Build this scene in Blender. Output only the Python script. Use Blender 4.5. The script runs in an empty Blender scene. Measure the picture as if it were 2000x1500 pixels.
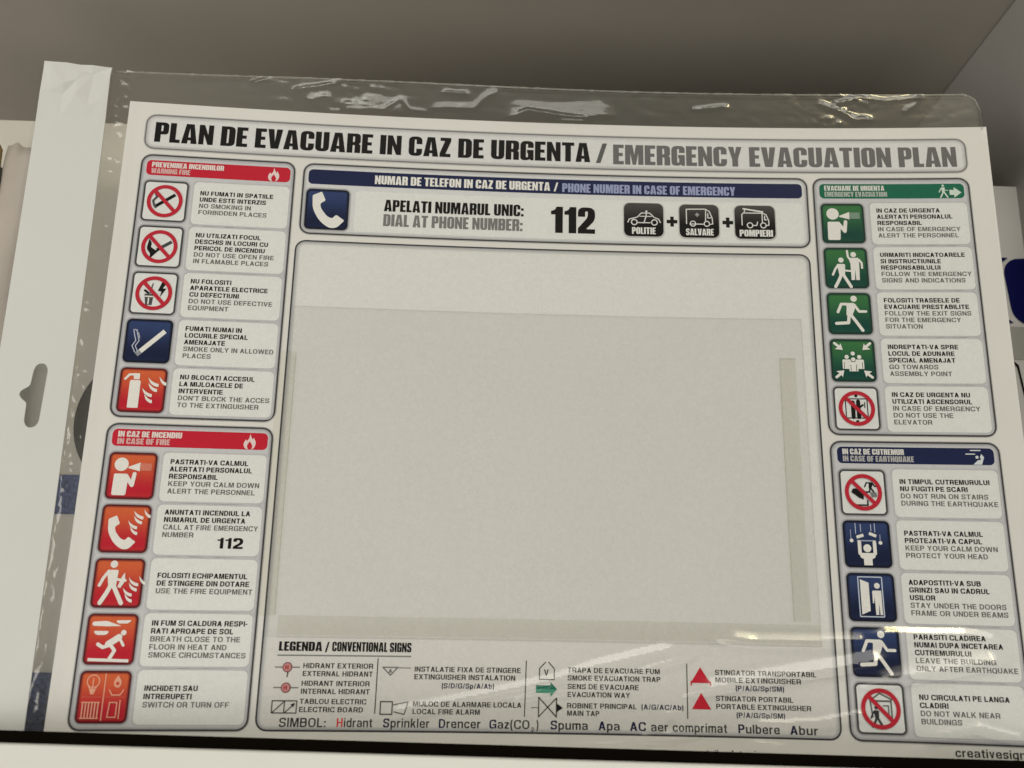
import bpy, bmesh, math, random
import numpy as np
from mathutils import Vector, Matrix
from mathutils.geometry import tessellate_polygon

# ------------------------------------------------------------------ camera, world, lamps, exposure
sc = bpy.context.scene
COL = sc.collection
R = [[0.9994920071639066, -0.019962019073712887, -0.024844424122240277],
     [0.024675839463090876, 0.9780598600329214, 0.20685747059066847],
     [0.02017004120612545, -0.20736544549870942, 0.9780555922087765]]
cam = bpy.data.cameras.new('camera')
cam.sensor_width = 36.0
cam.lens = 1500.0 / 2000.0 * 36.0
cam.clip_start = 0.01
cam.clip_end = 20
co = bpy.data.objects.new('camera', cam)
COL.objects.link(co)
def wdir(r): return Vector((r[0], r[2], -r[1]))
mx = Matrix((wdir(R[0]), -wdir(R[1]), -wdir(R[2]))).transposed().to_4x4()
mx.translation = Vector((-0.0289576458, -0.34987391322, -0.05989306939))
co.matrix_world = mx
cam.dof.use_dof = True
cam.dof.focus_distance = 0.36
cam.dof.aperture_fstop = 7.0
sc.camera = co

w = bpy.data.worlds.new('World')
sc.world = w
w.use_nodes = True
bg = w.node_tree.nodes['Background']
bg.inputs[0].default_value = (1.0, 0.95, 0.87, 1)
bg.inputs[1].default_value = 0.12

def area(name, loc, target, sx, sy, power, color):
    l = bpy.data.lights.new(name, 'AREA')
    l.shape = 'RECTANGLE'; l.size = sx; l.size_y = sy; l.energy = power; l.color = color
    o = bpy.data.objects.new(name, l)
    COL.objects.link(o)
    o.location = loc
    d = Vector(target) - Vector(loc)
    o.rotation_euler = d.to_track_quat('-Z', 'Y').to_euler()
    return o
# long ceiling lamp of the shop, in front of and above the shelf
area('ceiling_lamp', (0.25, -1.0, 1.50), (0.0, 0.0, 0.0), 1.9, 0.22, 10.0, (0.97, 0.95, 0.86))
area('crease_glare_lamp', (0.70, -1.90, 1.85), (0.70, 0.0, 0.0), 3.6, 0.42, 21.5, (0.98, 0.945, 0.85))  # added unseen lamp, placed so the film creases mirror it
area('spot_lamp', (1.20, -1.88, 1.84), (0.16, 0.0, -0.09), 0.50, 0.24, 13.0, (1.0, 0.84, 0.42))
# added unseen fill lamps that brighten the shelf underside and side panel
area('fill_light', (-1.0, -0.60, -0.18), (-0.05, 0.1, 0.22), 0.6, 0.6, 6.5, (1.0, 0.95, 0.86))
area('fill_light_low', (0.0, -0.75, -0.75), (0.25, 0.1, 0.2), 0.5, 0.5, 2.0, (1.0, 0.95, 0.86))  # second added fill, from low down
sc.view_settings.view_transform = 'Standard'
sc.view_settings.look = 'None'
sc.view_settings.exposure = -0.13
sc.view_settings.gamma = 1.0

# ------------------------------------------------------------------ helpers
def lin(c):
    c = c / 255.0
    return c / 12.92 if c <= 0.04045 else ((c + 0.055) / 1.055) ** 2.4
PAPER = (200, 195, 181)
def ink(rgb, k=0.80):
    return tuple(min(0.9, lin(a) / lin(p) * k) for a, p in zip(rgb, PAPER))

def bend(u, v):
    X = (u - 210) / 210.0; Y = (v - 148) / 148.0
    return -9.5062 * X * X - 1.1491 * X ** 3 - 0.5358 * X * Y - 1.1359 * Y * Y - 0.8584 * X * X * Y
def W(u, v, z=0.0):           # poster coordinates in mm (z towards the viewer) -> world metres
    return ((u - 210) / 1000.0, (bend(u, v) - z) / 1000.0, (148 - v) / 1000.0)
def B(a, b, d):               # flat shelf coordinates in mm: across, down from poster centre, depth
    return (a / 1000.0, d / 1000.0, -b / 1000.0)

def nodes(name):
    m = bpy.data.materials.new(name); m.use_nodes = True
    return m, m.node_tree, m.node_tree.nodes['Principled BSDF']
def plain(name, rgb, rough=0.55, noise=0.04, scale=60.0, spec=0.3, bump=0.0, bscale=400.0):
    m, nt, p = nodes(name)
    p.inputs['Roughness'].default_value = rough
    p.inputs['Specular IOR Level'].default_value = spec
    tc = nt.nodes.new('ShaderNodeTexCoord')
    n = nt.nodes.new('ShaderNodeTexNoise'); n.inputs['Scale'].default_value = scale
    n.inputs['Detail'].default_value = 6
    nt.links.new(tc.outputs['Object'], n.inputs['Vector'])
    r = nt.nodes.new('ShaderNodeMapRange')
    r.inputs['To Min'].default_value = 1 - noise * 2; r.inputs['To Max'].default_value = 1 + noise * 2
    nt.links.new(n.outputs['Fac'], r.inputs['Value'])
    mu = nt.nodes.new('ShaderNodeVectorMath'); mu.operation = 'SCALE'
    mu.inputs[0].default_value = rgb
    nt.links.new(r.outputs['Result'], mu.inputs['Scale'])
    nt.links.new(mu.outputs['Vector'], p.inputs['Base Color'])
    if bump:
        n2 = nt.nodes.new('ShaderNodeTexNoise'); n2.inputs['Scale'].default_value = bscale
        n2.inputs['Detail'].default_value = 8
        nt.links.new(tc.outputs['Object'], n2.inputs['Vector'])
        b = nt.nodes.new('ShaderNodeBump'); b.inputs['Strength'].default_value = bump
        b.inputs['Distance'].default_value = 0.001
        nt.links.new(n2.outputs['Fac'], b.inputs['Height'])
        nt.links.new(b.outputs['Normal'], p.inputs['Normal'])
    return m

def ink_material():
    m, nt, p = nodes('printed_ink')
    p.inputs['Roughness'].default_value = 0.6
    p.inputs['Specular IOR Level'].default_value = 0.04
    a = nt.nodes.new('ShaderNodeAttribute'); a.attribute_name = 'ink'
    tc = nt.nodes.new('ShaderNodeTexCoord')
    last = a.outputs['Color']
    for sc_, amt, det in ((14.0, 0.014, 3), (420.0, 0.028, 4), (1400.0, 0.05, 2)):
        n = nt.nodes.new('ShaderNodeTexNoise'); n.inputs['Scale'].default_value = sc_
        n.inputs['Detail'].default_value = det
        nt.links.new(tc.outputs['Object'], n.inputs['Vector'])
        r = nt.nodes.new('ShaderNodeMapRange')
        r.inputs['From Min'].default_value = 0.25; r.inputs['From Max'].default_value = 0.75
        r.inputs['To Min'].default_value = 1 - amt; r.inputs['To Max'].default_value = 1 + amt
        nt.links.new(n.outputs['Fac'], r.inputs['Value'])
        s = nt.nodes.new('ShaderNodeVectorMath'); s.operation = 'SCALE'
        nt.links.new(last, s.inputs[0]); nt.links.new(r.outputs['Result'], s.inputs['Scale'])
        last = s.outputs['Vector']
    nt.links.new(last, p.inputs['Base Color'])
    return m
INK = ink_material()

def clear(name, tint=(1, 1, 1), milky=0.0, milk=(0.75, 0.75, 0.7), gloss=1.0, r1=0.06, r2=0.3, bump=0.0, bscale=500):
    m = bpy.data.materials.new(name); m.use_nodes = True
    nt = m.node_tree; nt.nodes.clear()
    out = nt.nodes.new('ShaderNodeOutputMaterial')
    tr = nt.nodes.new('ShaderNodeBsdfTransparent'); tr.inputs[0].default_value = (*tint, 1)
    df = nt.nodes.new('ShaderNodeBsdfDiffuse'); df.inputs[0].default_value = (*milk, 1)
    tl = nt.nodes.new('ShaderNodeBsdfTranslucent'); tl.inputs[0].default_value = (*milk, 1)
    dm = nt.nodes.new('ShaderNodeMixShader'); dm.inputs[0].default_value = 0.35
    nt.links.new(df.outputs[0], dm.inputs[1]); nt.links.new(tl.outputs[0], dm.inputs[2])
    m1 = nt.nodes.new('ShaderNodeMixShader'); m1.inputs[0].default_value = milky
    nt.links.new(tr.outputs[0], m1.inputs[1]); nt.links.new(dm.outputs[0], m1.inputs[2])
    last = m1.outputs[0]
    if gloss > 0:
        g1 = nt.nodes.new('ShaderNodeBsdfGlossy'); g1.inputs['Roughness'].default_value = r1
        g2 = nt.nodes.new('ShaderNodeBsdfGlossy'); g2.inputs['Roughness'].default_value = r2
        gm = nt.nodes.new('ShaderNodeMixShader'); gm.inputs[0].default_value = 0.45
        nt.links.new(g1.outputs[0], gm.inputs[1]); nt.links.new(g2.outputs[0], gm.inputs[2])
        # thin film: the same Schlick reflectance from either side
        ge = nt.nodes.new('ShaderNodeNewGeometry')
        dt = nt.nodes.new('ShaderNodeVectorMath'); dt.operation = 'DOT_PRODUCT'
        nt.links.new(ge.outputs['Incoming'], dt.inputs[0]); nt.links.new(ge.outputs['Normal'], dt.inputs[1])
        def mth(op, a, b=None):
            q = nt.nodes.new('ShaderNodeMath'); q.operation = op
            for i, x in enumerate((a, b)):
                if x is None: continue
                if isinstance(x, (int, float)): q.inputs[i].default_value = x
                else: nt.links.new(x, q.inputs[i])
            return q.outputs[0]
        ab = mth('ABSOLUTE', dt.outputs['Value'])
        sch = mth('ADD', mth('MULTIPLY', mth('POWER', mth('SUBTRACT', 1.0, ab), 5.0), 0.9), 0.045)
        mu = nt.nodes.new('ShaderNodeMath'); mu.operation = 'MULTIPLY'; mu.inputs[1].default_value = gloss
        mu.use_clamp = True
        nt.links.new(sch, mu.inputs[0])
        m2 = nt.nodes.new('ShaderNodeMixShader')
        nt.links.new(mu.outputs[0], m2.inputs[0])
        nt.links.new(last, m2.inputs[1]); nt.links.new(gm.outputs[0], m2.inputs[2])
        last = m2.outputs[0]
        if bump:
            tc = nt.nodes.new('ShaderNodeTexCoord')
            n = nt.nodes.new('ShaderNodeTexNoise'); n.inputs['Scale'].default_value = bscale
            nt.links.new(tc.outputs['Object'], n.inputs['Vector'])
            b = nt.nodes.new('ShaderNodeBump'); b.inputs['Strength'].default_value = bump
            b.inputs['Distance'].default_value = 0.0005
            nt.links.new(n.outputs['Fac'], b.inputs['Height'])
            nt.links.new(b.outputs['Normal'], g1.inputs['Normal'])
            nt.links.new(b.outputs['Normal'], g2.inputs['Normal'])
    nt.links.new(last, out.inputs[0])
    return m

def link(name, me, mat, parent=None, smooth=False, label=None):
    o = bpy.data.objects.new(name, me)
    COL.objects.link(o)
    if mat is not None:
        me.materials.append(mat)
    if parent is not None:
        o.parent = parent
        o.matrix_parent_inverse = Matrix.Translation(-parent.matrix_world.translation) if parent.type == 'EMPTY' else Matrix()
    if smooth:
        me.polygons.foreach_set('use_smooth', [True] * len(me.polygons))
    if label: o['label'] = label
    return o
def empty(name, loc, label, cat, kind=None):
    o = bpy.data.objects.new(name, None)
    COL.objects.link(o)
    o.location = loc
    o.matrix_world = Matrix.Translation(loc)
    o.empty_display_size = 0.05
    o['label'] = label; o['category'] = cat
    if kind: o['kind'] = kind
    return o

# ------------------------------------------------------------------ 2-D drawing on the bent sheet
def rpoly(pts, seg=4):
    out = []
    n = len(pts)
    for i, p in enumerate(pts):
        r = p[2] if len(p) > 2 else 0
        x, y = p[0], p[1]
        if r <= 0:
            out.append((x, y)); continue
        a = pts[i - 1]; b = pts[(i + 1) % n]
        va = (a[0] - x, a[1] - y); vb = (b[0] - x, b[1] - y)
        la = math.hypot(*va); lb = math.hypot(*vb)
        r = min(r, la * 0.499, lb * 0.499)
        p0 = (x + va[0] / la * r, y + va[1] / la * r); p2 = (x + vb[0] / lb * r, y + vb[1] / lb * r)
        for k in range(seg + 1):
            t = k / seg
            # blend between quadratic Bezier and arc: weight towards the corner
            wq = 0.75
            a0 = (1 - t) ** 2; a1 = 2 * t * (1 - t) * wq; a2 = t * t; s = a0 + a1 + a2
            out.append(((a0 * p0[0] + a1 * x + a2 * p2[0]) / s, (a0 * p0[1] + a1 * y + a2 * p2[1]) / s))
    return out
def rrect(u0, v0, u1, v1, r, seg=5):
    return rpoly([(u0, v0, r), (u1, v0, r), (u1, v1, r), (u0, v1, r)], seg)
def circle(cx, cy, rx, ry=None, n=28):
    ry = rx if ry is None else ry
    return [(cx + rx * math.cos(2 * math.pi * k / n), cy + ry * math.sin(2 * math.pi * k / n)) for k in range(n)]

class Ink:
    """collects flat printed shapes (mm) and builds them as one thin mesh lying on the bent sheet"""
    def __init__(s):
        s.V = []; s.F = []; s.C = []; s.n = 0
    def raw(s, verts, faces, col, z):
        b = len(s.V)
        for (x, y) in verts:
            s.V.append((x, y, z)); s.C.append(col(x, y) if callable(col) else col)
        s.F += [tuple(b + i for i in f) for f in faces]
    def fill(s, loops, col, z, cut=None):
        if isinstance(loops[0][0], (int, float)): loops = [loops]
        s.n += 1
        z = z + 0.0012 * (s.n % 12)
        if cut is None and len(loops) == 1:
            xs = [p[0] for p in loops[0]]
            ys = [p[1] for p in loops[0]]
            if max(xs) - min(xs) > 13 or max(ys) - min(ys) > 25: cut = (10.0, 20.0)
        tris = tessellate_polygon([[Vector((x, y, 0)) for x, y in l] for l in loops])
        verts = [p for l in loops for p in l]
        if cut:
            verts, tris = s.cut(verts, tris, cut)
        s.raw(verts, tris, col, z)
    def cut(s, verts, faces, cut):
        bm = bmesh.new()
        vs = [bm.verts.new((x, y, 0)) for x, y in verts]
        for f in faces:
            try: bm.faces.new([vs[i] for i in f])
            except ValueError: pass
        for ax in (0, 1):
            if not cut[ax]: continue
            lo = min(p[ax] for p in verts); hi = max(p[ax] for p in verts)
            k = math.floor(lo / cut[ax]) + 1
            while k * cut[ax] < hi:
                co_ = [0, 0, 0]; co_[ax] = k * cut[ax]; no = [0, 0, 0]; no[ax] = 1
                bmesh.ops.bisect_plane(bm, geom=bm.verts[:] + bm.edges[:] + bm.faces[:], dist=1e-5, plane_co=co_, plane_no=no)
                k += 1
        bm.verts.index_update()
        v = [(q.co.x, q.co.y) for q in bm.verts]; f = [[q.index for q in g.verts] for g in bm.faces]
        bm.free()
        return v, f
    def ring(s, outer, inner, col, z, cut=(10.0, 20.0)):
        n = len(outer)
        verts = outer + inner
        faces = [(i, (i + 1) % n, n + (i + 1) % n, n + i) for i in range(n)]
        if cut and max(p[0] for p in outer) - min(p[0] for p in outer) > 13:
            verts, faces = s.cut(verts, faces, cut)
        s.n += 1
        s.raw(verts, faces, col, z + 0.0012 * (s.n % 12))
    def line(s, pts, wd, col, z, cap=True):
        for (x0, y0), (x1, y1) in zip(pts, pts[1:]):
            a = math.atan2(y1 - y0, x1 - x0)
            if cap:
                L = [(x1 + wd / 2 * math.cos(a + t), y1 + wd / 2 * math.sin(a + t)) for t in [(-0.5 + k / 5) * math.pi for k in range(6)]]
                L += [(x0 + wd / 2 * math.cos(a + t), y0 + wd / 2 * math.sin(a + t)) for t in [(0.5 + k / 5) * math.pi for k in range(6)]]
            else:
                nx, ny = -math.sin(a) * wd / 2, math.cos(a) * wd / 2
                L = [(x0 + nx, y0 + ny), (x0 - nx, y0 - ny), (x1 - nx, y1 - ny), (x1 + nx, y1 + ny)]
            s.fill(L, col, z)
    def build(s, name, parent, label=None, flip=None):
        me = bpy.data.meshes.new(name)
        me.from_pydata([W(*v) for v in s.V], [], s.F)
        at = me.color_attributes.new('ink', 'FLOAT_COLOR', 'POINT')
        at.data.foreach_set('color', [q for c in s.C for q in (c[0], c[1], c[2], 1.0)])
        # all print faces the viewer
        bm = bmesh.new(); bm.from_mesh(me)
        for f in bm.faces:
            f.normal_update()
            if f.normal.y > 0: f.normal_flip()
        bm.to_mesh(me); bm.free()
        return link(name, me, INK, parent, label=label)

# heavy condensed capitals of the titles, drawn as outlines (y up, cap height 1)
s3, t3 = 0.23, 0.16
H_ = lambda a, b: [(.23, a), (.305, a, .035), (.305, b, .035), (.23, b)]
GL = {
 'A': (.60, [[(0, 0), (.15, 1), (.45, 1), (.60, 0), (.365, 0), (.355, .17), (.245, .17), (.235, 0)], [(.252, .32), (.30, .80), (.348, .32)]]),
 'B': (.54, [[(0, 0), (.54, 0, .15), (.54, .50, .08), (.50, .53), (.54, .57, .07), (.54, 1, .15), (0, 1)], H_(.15, .44), H_(.60, .85)]),
 'C': (.54, [[(.54, .37), (.54, 0, .2), (0, 0, .2), (0, 1, .2), (.54, 1, .2), (.54, .61), (.31, .61), (.31, .85, .04), (.23, .85, .04), (.23, .15, .04), (.31, .15, .04), (.31, .37)]]),
 'D': (.55, [[(0, 0), (.55, 0, .2), (.55, 1, .2), (0, 1)], H_(.15, .85)]),
 'E': (.43, [[(0, 0), (.43, 0), (.43, .17), (.23, .17), (.23, .42), (.39, .42), (.39, .585), (.23, .585), (.23, .83), (.43, .83), (.43, 1), (0, 1)]]),
 'F': (.42, [[(0, 0), (.23, 0), (.23, .41), (.38, .41), (.38, .58), (.23, .58), (.23, .83), (.42, .83), (.42, 1), (0, 1)]]),
 'G': (.54, [[(.54, 0), (.42, 0), (.39, .06), (.3, 0, .1), (0, 0, .2), (0, 1, .2), (.54, 1, .2), (.54, .65), (.31, .65), (.31, .85, .04), (.23, .85, .04), (.23, .15, .04), (.31, .15, .04), (.31, .38), (.27, .38), (.27, .54), (.54, .54)]]),
 'H': (.56, [[(0, 0), (.23, 0), (.23, .41), (.33, .41), (.33, 0), (.56, 0), (.56, 1), (.33, 1), (.33, .6), (.23, .6), (.23, 1), (0, 1)]]),
 'I': (.24, [[(0, 0), (.24, 0), (.24, 1), (0, 1)]]),
 'L': (.40, [[(0, 0), (.40, 0), (.40, .17), (.23, .17), (.23, 1), (0, 1)]]),
 'M': (.74, [[(0, 0), (0, 1), (.3, 1), (.37, .5), (.44, 1), (.74, 1), (.74, 0), (.53, 0), (.53, .6), (.44, 0), (.3, 0), (.21, .6), (.21, 0)]]),
 'N': (.56, [[(0, 0), (0, 1), (.2, 1), (.36, .5), (.36, 1), (.56, 1), (.56, 0), (.36, 0), (.2, .5), (.2, 0)]]),
 'O': (.54, [[(0, 0, .2), (.54, 0, .2), (.54, 1, .2), (0, 1, .2)], [(.23, .15, .035), (.31, .15, .035), (.31, .85, .035), (.23, .85, .035)]]),
 'P': (.52, [[(0, 0), (0, 1), (.52, 1, .17), (.52, .39, .17), (.23, .39), (.23, 0)], H_(.55, .85)]),
 'Q': (.54, [[(0, 0, .2), (.3, 0), (.56, -.08), (.56, .05), (.54, .1, .05), (.54, 1, .2), (0, 1, .2)], [(.23, .15, .035), (.31, .15, .035), (.31, .85, .035), (.23, .85, .035)]]),
 'R': (.54, [[(0, 0), (0, 1), (.54, 1, .16), (.54, .53, .08), (.47, .47), (.54, .42, .06), (.54, 0), (.31, 0), (.31, .40, .03), (.23, .40), (.23, 0)], H_(.56, .85)]),
 'S': (.53, [[(.52, .70), (.52, 1, .2), (0, 1, .2), (0, .52, .15), (.3, .37, .03), (.3, .15, .04), (.22, .15, .04), (.22, .33), (0, .33), (0, 0, .2), (.53, 0, .2), (.53, .5, .15), (.22, .66, .03), (.22, .85, .04), (.3, .85, .04), (.3, .70)]]),
 'T': (.50, [[(.135, 0), (.135, .83), (0, .83), (0, 1), (.5, 1), (.5, .83), (.365, .83), (.365, 0)]]),
 'U': (.54, [[(0, 1), (0, 0, .2), (.54, 0, .2), (.54, 1), (.31, 1), (.31, .15, .04), (.23, .15, .04), (.23, 1)]]),
 'V': (.58, [[(0, 1), (.14, 0), (.44, 0), (.58, 1), (.345, 1), (.29, .36), (.235, 1)]]),
 'Y': (.55, [[(0, 1), (.16, .38), (.16, 0), (.39, 0), (.39, .38), (.55, 1), (.33, 1), (.275, .62), (.22, 1)]]),
 'Z': (.45, [[(0, 0), (.44, 0), (.44, .17), (.24, .17), (.45, .83), (.45, 1), (.02, 1), (.02, .83), (.2, .83), (0, .18)]]),
 'K': (.57, [[(0, 0), (.23, 0), (.23, .38), (.33, 0), (.58, 0), (.43, .52), (.56, 1), (.33, 1), (.23, .62), (.23, 1), (0, 1)]]),
 'W': (.82, [[(0, 1), (.1, 0), (.35, 0), (.41, .5), (.47, 0), (.72, 0), (.82, 1), (.60, 1), (.57, .4), (.50, 1), (.32, 1), (.25, .4), (.22, 1)]]),
 '/': (.34, [[(0, 0), (.2, 1), (.34, 1), (.14, 0)]]),
 ':': (.2, [[(0, 0), (.2, 0), (.2, .2), (0, .2)], [(0, .5), (.2, .5), (.2, .7), (0, .7)]]),
 '1': (.36, [[(.13, 0), (.13, .7), (0, .7), (0, .83), (.12, .88, .05), (.17, 1), (.36, 1), (.36, 0)]]),
 '2': (.53, [[(0, 0), (.52, 0), (.52, .17), (.25, .17), (.52, .52, .12), (.52, 1, .2), (0, 1, .2), (0, .64), (.22, .64), (.22, .85, .04), (.3, .85, .04), (.3, .62, .1), (0, .2)]]),
}
def heavy(I, text, u0, u1, vtop, vbot, col, z, gap=0.055, space=0.24, thin=0.0):
    wd = 0
    for ch in text: wd += (space if ch == ' ' else GL[ch][0] + gap)
    wd -= gap
    sx = (u1 - u0) / wd; h = vbot - vtop
    x = 0
    for ch in text:
        if ch == ' ': x += space; continue
        gw, loops = GL[ch]
        L = [[(u0 + (x + a) * sx, vbot - b * h) for a, b in rpoly(l, 3)] for l in loops]
        if ch == ':':
            for l in L: I.fill(l, col, z)
        else: I.fill(L, col, z)
        x += gw + gap

# plain grotesque capitals and small letters as outlines, for stem s, bar t, width w
def sans_glyphs(s, t, w):
    m = w / 2; a = s * 1.08; k = m - s * .58
    r = .34; q = max(.02, r - s)
    G = {}
    def put(c, adv, loops): G[c] = (adv, loops)
    O = [(0, 0, r), (w, 0, r), (w, 1, r), (0, 1, r)]; Oi = [(s, t, q), (w - s, t, q), (w - s, 1 - t, q), (s, 1 - t, q)]
    y1 = .22; y2 = y1 + t
    put('A', w, [[(0, 0), (m - s * .58, 1), (m + s * .58, 1), (w, 0), (w - a, 0), (w - a - k * y1, y1), (a + k * y1, y1), (a, 0)],
                 [(a + k * y2, y2), (m, (m - a) / k), (w - a - k * y2, y2)]])
    b = w * .94
    put('B', b, [[(0, 0), (b, 0, .26), (b, .52, .1), (b - .06, .53, .03), (b - .02, .55, .1), (b - .02, 1, .24), (0, 1)], [(s, t), (b - s, t, .1), (b - s, .46, .1), (s, .46)], [(s, .46 + t), (b - s - .02, .46 + t, .1), (b - s - .02, 1 - t, .1), (s, 1 - t)]])
    put('C', w, [[(w, .34), (w, 0, r), (0, 0, r), (0, 1, r), (w, 1, r), (w, .68), (w - s, .68), (w - s, 1 - t, q), (s, 1 - t, q), (s, t, q), (w - s, t, q), (w - s, .34)]])
    put('D', w * .96, [[(0, 0), (w * .96, 0, .4), (w * .96, 1, .4), (0, 1)], [(s, t), (w * .96 - s, t, .25), (w * .96 - s, 1 - t, .25), (s, 1 - t)]])
    e = w * .84; h = (1 - t) / 2
    put('E', e, [[(0, 0), (e, 0), (e, t), (s, t), (s, h), (e * .94, h), (e * .94, h + t), (s, h + t), (s, 1 - t), (e * .98, 1 - t), (e * .98, 1), (0, 1)]])
    put('F', e * .95, [[(0, 0), (s, 0), (s, h - .04), (e * .86, h - .04), (e * .86, h + t - .04), (s, h + t - .04), (s, 1 - t), (e * .95, 1 - t), (e * .95, 1), (0, 1)]])
    put('G', w * 1.04, [[(w * 1.04, 0), (w * .9, 0), (w * .86, .1), (w * .6, 0, .15), (0, 0, r), (0, 1, r), (w, 1, r), (w, .68), (w - s, .68), (w - s, 1 - t, q), (s, 1 - t, q), (s, t, q), (w - s * .8, t, q), (w - s * .8, .52 - t), (m, .52 - t), (m, .52), (w * 1.04, .52)]])
    put('H', w * .94, [[(0, 0), (s, 0), (s, h), (w * .94 - s, h), (w * .94 - s, 0), (w * .94, 0), (w * .94, 1), (w * .94 - s, 1), (w * .94 - s, h + t), (s, h + t), (s, 1), (0, 1)]])
    put('I', s, [[(0, 0), (s, 0), (s, 1), (0, 1)]])
    j = w * .72
    put('J', j, [[(0, .32), (0, 0, .3), (j, 0, .3), (j, 1), (j - s, 1), (j - s, t, .12), (s, t, .12), (s, .32)]])
    put('K', w, [[(0, 0), (s, 0), (s, .30), (s + .12, .42), (w - s * 1.25, 0), (w, 0), (s + .26, .58), (w * .96, 1), (w * .96 - s * 1.25, 1), (s, .48), (s, 1), (0, 1)]])
    put('L', e * .92, [[(0, 0), (e * .92, 0), (e * .92, t), (s, t), (s, 1), (0, 1)]])
    M = w * 1.16; mm = M / 2
    put('M', M, [[(0, 0), (0, 1), (s * 1.45, 1), (mm, .28), (M - s * 1.45, 1), (M, 1), (M, 0), (M - s, 0), (M - s, .74), (mm + s * .5, 0), (mm - s * .5, 0), (s, .74), (s, 0)]])
    N = w * .94
    put('N', N, [[(0, 0), (0, 1), (s * 1.1, 1), (N - s, .32), (N - s, 1), (N, 1), (N, 0), (N - s * 1.1, 0), (s, .68), (s, 0)]])
    put('O', w * 1.04, [[(x * 1.04, y, z) for x, y, z in O], [(s, t, q), (w * 1.04 - s, t, q), (w * 1.04 - s, 1 - t, q), (s, 1 - t, q)]])
    put('P', b * .96, [[(0, 0), (0, 1), (b * .96, 1, .3), (b * .96, .38, .3), (s, .38), (s, 0)], [(s, .38 + t), (b * .96 - s, .38 + t, .14), (b * .96 - s, 1 - t, .14), (s, 1 - t)]])
    put('Q', w * 1.04, [[(0, 0, r), (w * .62, 0), (w * .9, -.08), (w * 1.04, -.02), (w * .96, .12), (w * 1.04, .3), (w * 1.04, 1, r), (0, 1, r)], [(s, t, q), (w * 1.04 - s, t, q), (w * 1.04 - s, 1 - t, q), (s, 1 - t, q)]])
    put('R', w * .96, [[(0, 0), (0, 1), (b, 1, .26), (b, .42, .2), (b * .86, .39), (b * .94, .32, .08), (w * .96, 0), (w * .96 - s * 1.05, 0), (b * .9 - s, .36, .05), (s, .36), (s, 0)], [(s, .36 + t), (b - s, .36 + t, .12), (b - s, 1 - t, .12), (s, 1 - t)]])
    f = w * .92; hh = .5
    put('S', f, [[(f, .70), (f, 1, .28), (0, 1, .28), (0, hh - .02, .22), (f - s, hh - t * .6, .08), (f - s, t, .1), (s, t, .1), (s, .3), (0, .3), (0, 0, .28), (f, 0, .28), (f, hh + .03, .22), (s, hh + t * .6, .08), (s, 1 - t, .1), (f - s, 1 - t, .1), (f - s, .70)]])
    T = w * .9
    put('T', T, [[(T / 2 - s / 2, 0), (T / 2 - s / 2, 1 - t), (0, 1 - t), (0, 1), (T, 1), (T, 1 - t), (T / 2 + s / 2, 1 - t), (T / 2 + s / 2, 0)]])
    put('U', w * .94, [[(0, 1), (0, 0, r), (N, 0, r), (N, 1), (N - s, 1), (N - s, t, q), (s, t, q), (s, 1)]])
    put('V', w, [[(0, 1), (m - s * .55, 0), (m + s * .55, 0), (w, 1), (w - a, 1), (m, .24), (a, 1)]])
    W_ = w * 1.45; c4 = W_ / 4
    put('W', W_, [[(0, 1), (c4 - s * .55, 0), (c4 + s * .55, 0), (W_ / 2, .68), (3 * c4 - s * .55, 0), (3 * c4 + s * .55, 0), (W_, 1), (W_ - s, 1), (3 * c4, .3), (W_ / 2 + s * .5, 1), (W_ / 2 - s * .5, 1), (c4, .3), (s, 1)]])
    put('X', w, [[(0, 0), (s * 1.2, 0), (m, .36), (w - s * 1.2, 0), (w, 0), (m + s * .55, .5), (w, 1), (w - s * 1.2, 1), (m, .64), (s * 1.2, 1), (0, 1), (m - s * .55, .5)]])
    put('Y', w, [[(0, 1), (m - s / 2, .42), (m - s / 2, 0), (m + s / 2, 0), (m + s / 2, .42), (w, 1), (w - s * 1.15, 1), (m, .58), (s * 1.15, 1)]])
    z = w * .86
    put('Z', z, [[(0, 0), (z, 0), (z, t), (s * 1.3, t), (z, 1 - t), (z, 1), (.02, 1), (.02, 1 - t), (z - s * 1.3, 1 - t), (0, t)]])
    put('/', .34, [[(0, -.04), (.34 - s * .7, 1.04), (.34, 1.04), (s * .7, -.04)]])
    put('-', .3, [[(0, .34), (.3, .34), (.3, .34 + t), (0, .34 + t)]])
    put("'", s * .8, [[(0, .68), (s * .8, .68), (s * .8, 1), (0, 1)]])
    put(',', s, [[(0, -.15), (s, 0), (s, .15), (0, .15)]])
    put(':', s, [[(0, 0), (s, 0), (s, s), (0, s)], [(0, .5), (s, .5), (s, .5 + s), (0, .5 + s)]])
    put('(', .26, [[(.26, -.2), (.1, -.02, .1), (0, .4, .2), (.1, .86, .1), (.26, 1.04), (.26 - s * .1, 1.04), (.26, 1.04), (s + .08, .8, .1), (s, .4, .2), (s + .08, .04, .1)]])
    G['('] = (.26, [[(.26 - s * .8, -.2), (0, .2, .2), (0, .64, .2), (.26 - s * .8, 1.04), (.26, 1.04), (s, .6, .2), (s, .24, .2), (.26, -.2)]])
    G[')'] = (.26, [[(.26 - p[0],) + tuple(p[1:]) for p in l] for l in G['('][1]])
    put('1', .44, [[(.44 - s, 0), (.44 - s, .72), (0, .72), (0, .72 + t * .7), (.2, .84, .1), (.44 - s * .8, 1), (.44, 1), (.44, 0)]])
    n2 = w * .84
    put('2', n2, [[(0, 0), (n2, 0), (n2, t), (s * 1.3, t), (n2, .48, .15), (n2, 1, .32), (0, 1, .32), (0, .66), (s, .66), (s, 1 - t, .12), (n2 - s, 1 - t, .12), (n2 - s, .58, .1), (0, .2)]])
    # small letters
    x = .74; u = w * .80; R2 = .26; q2 = .12
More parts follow.
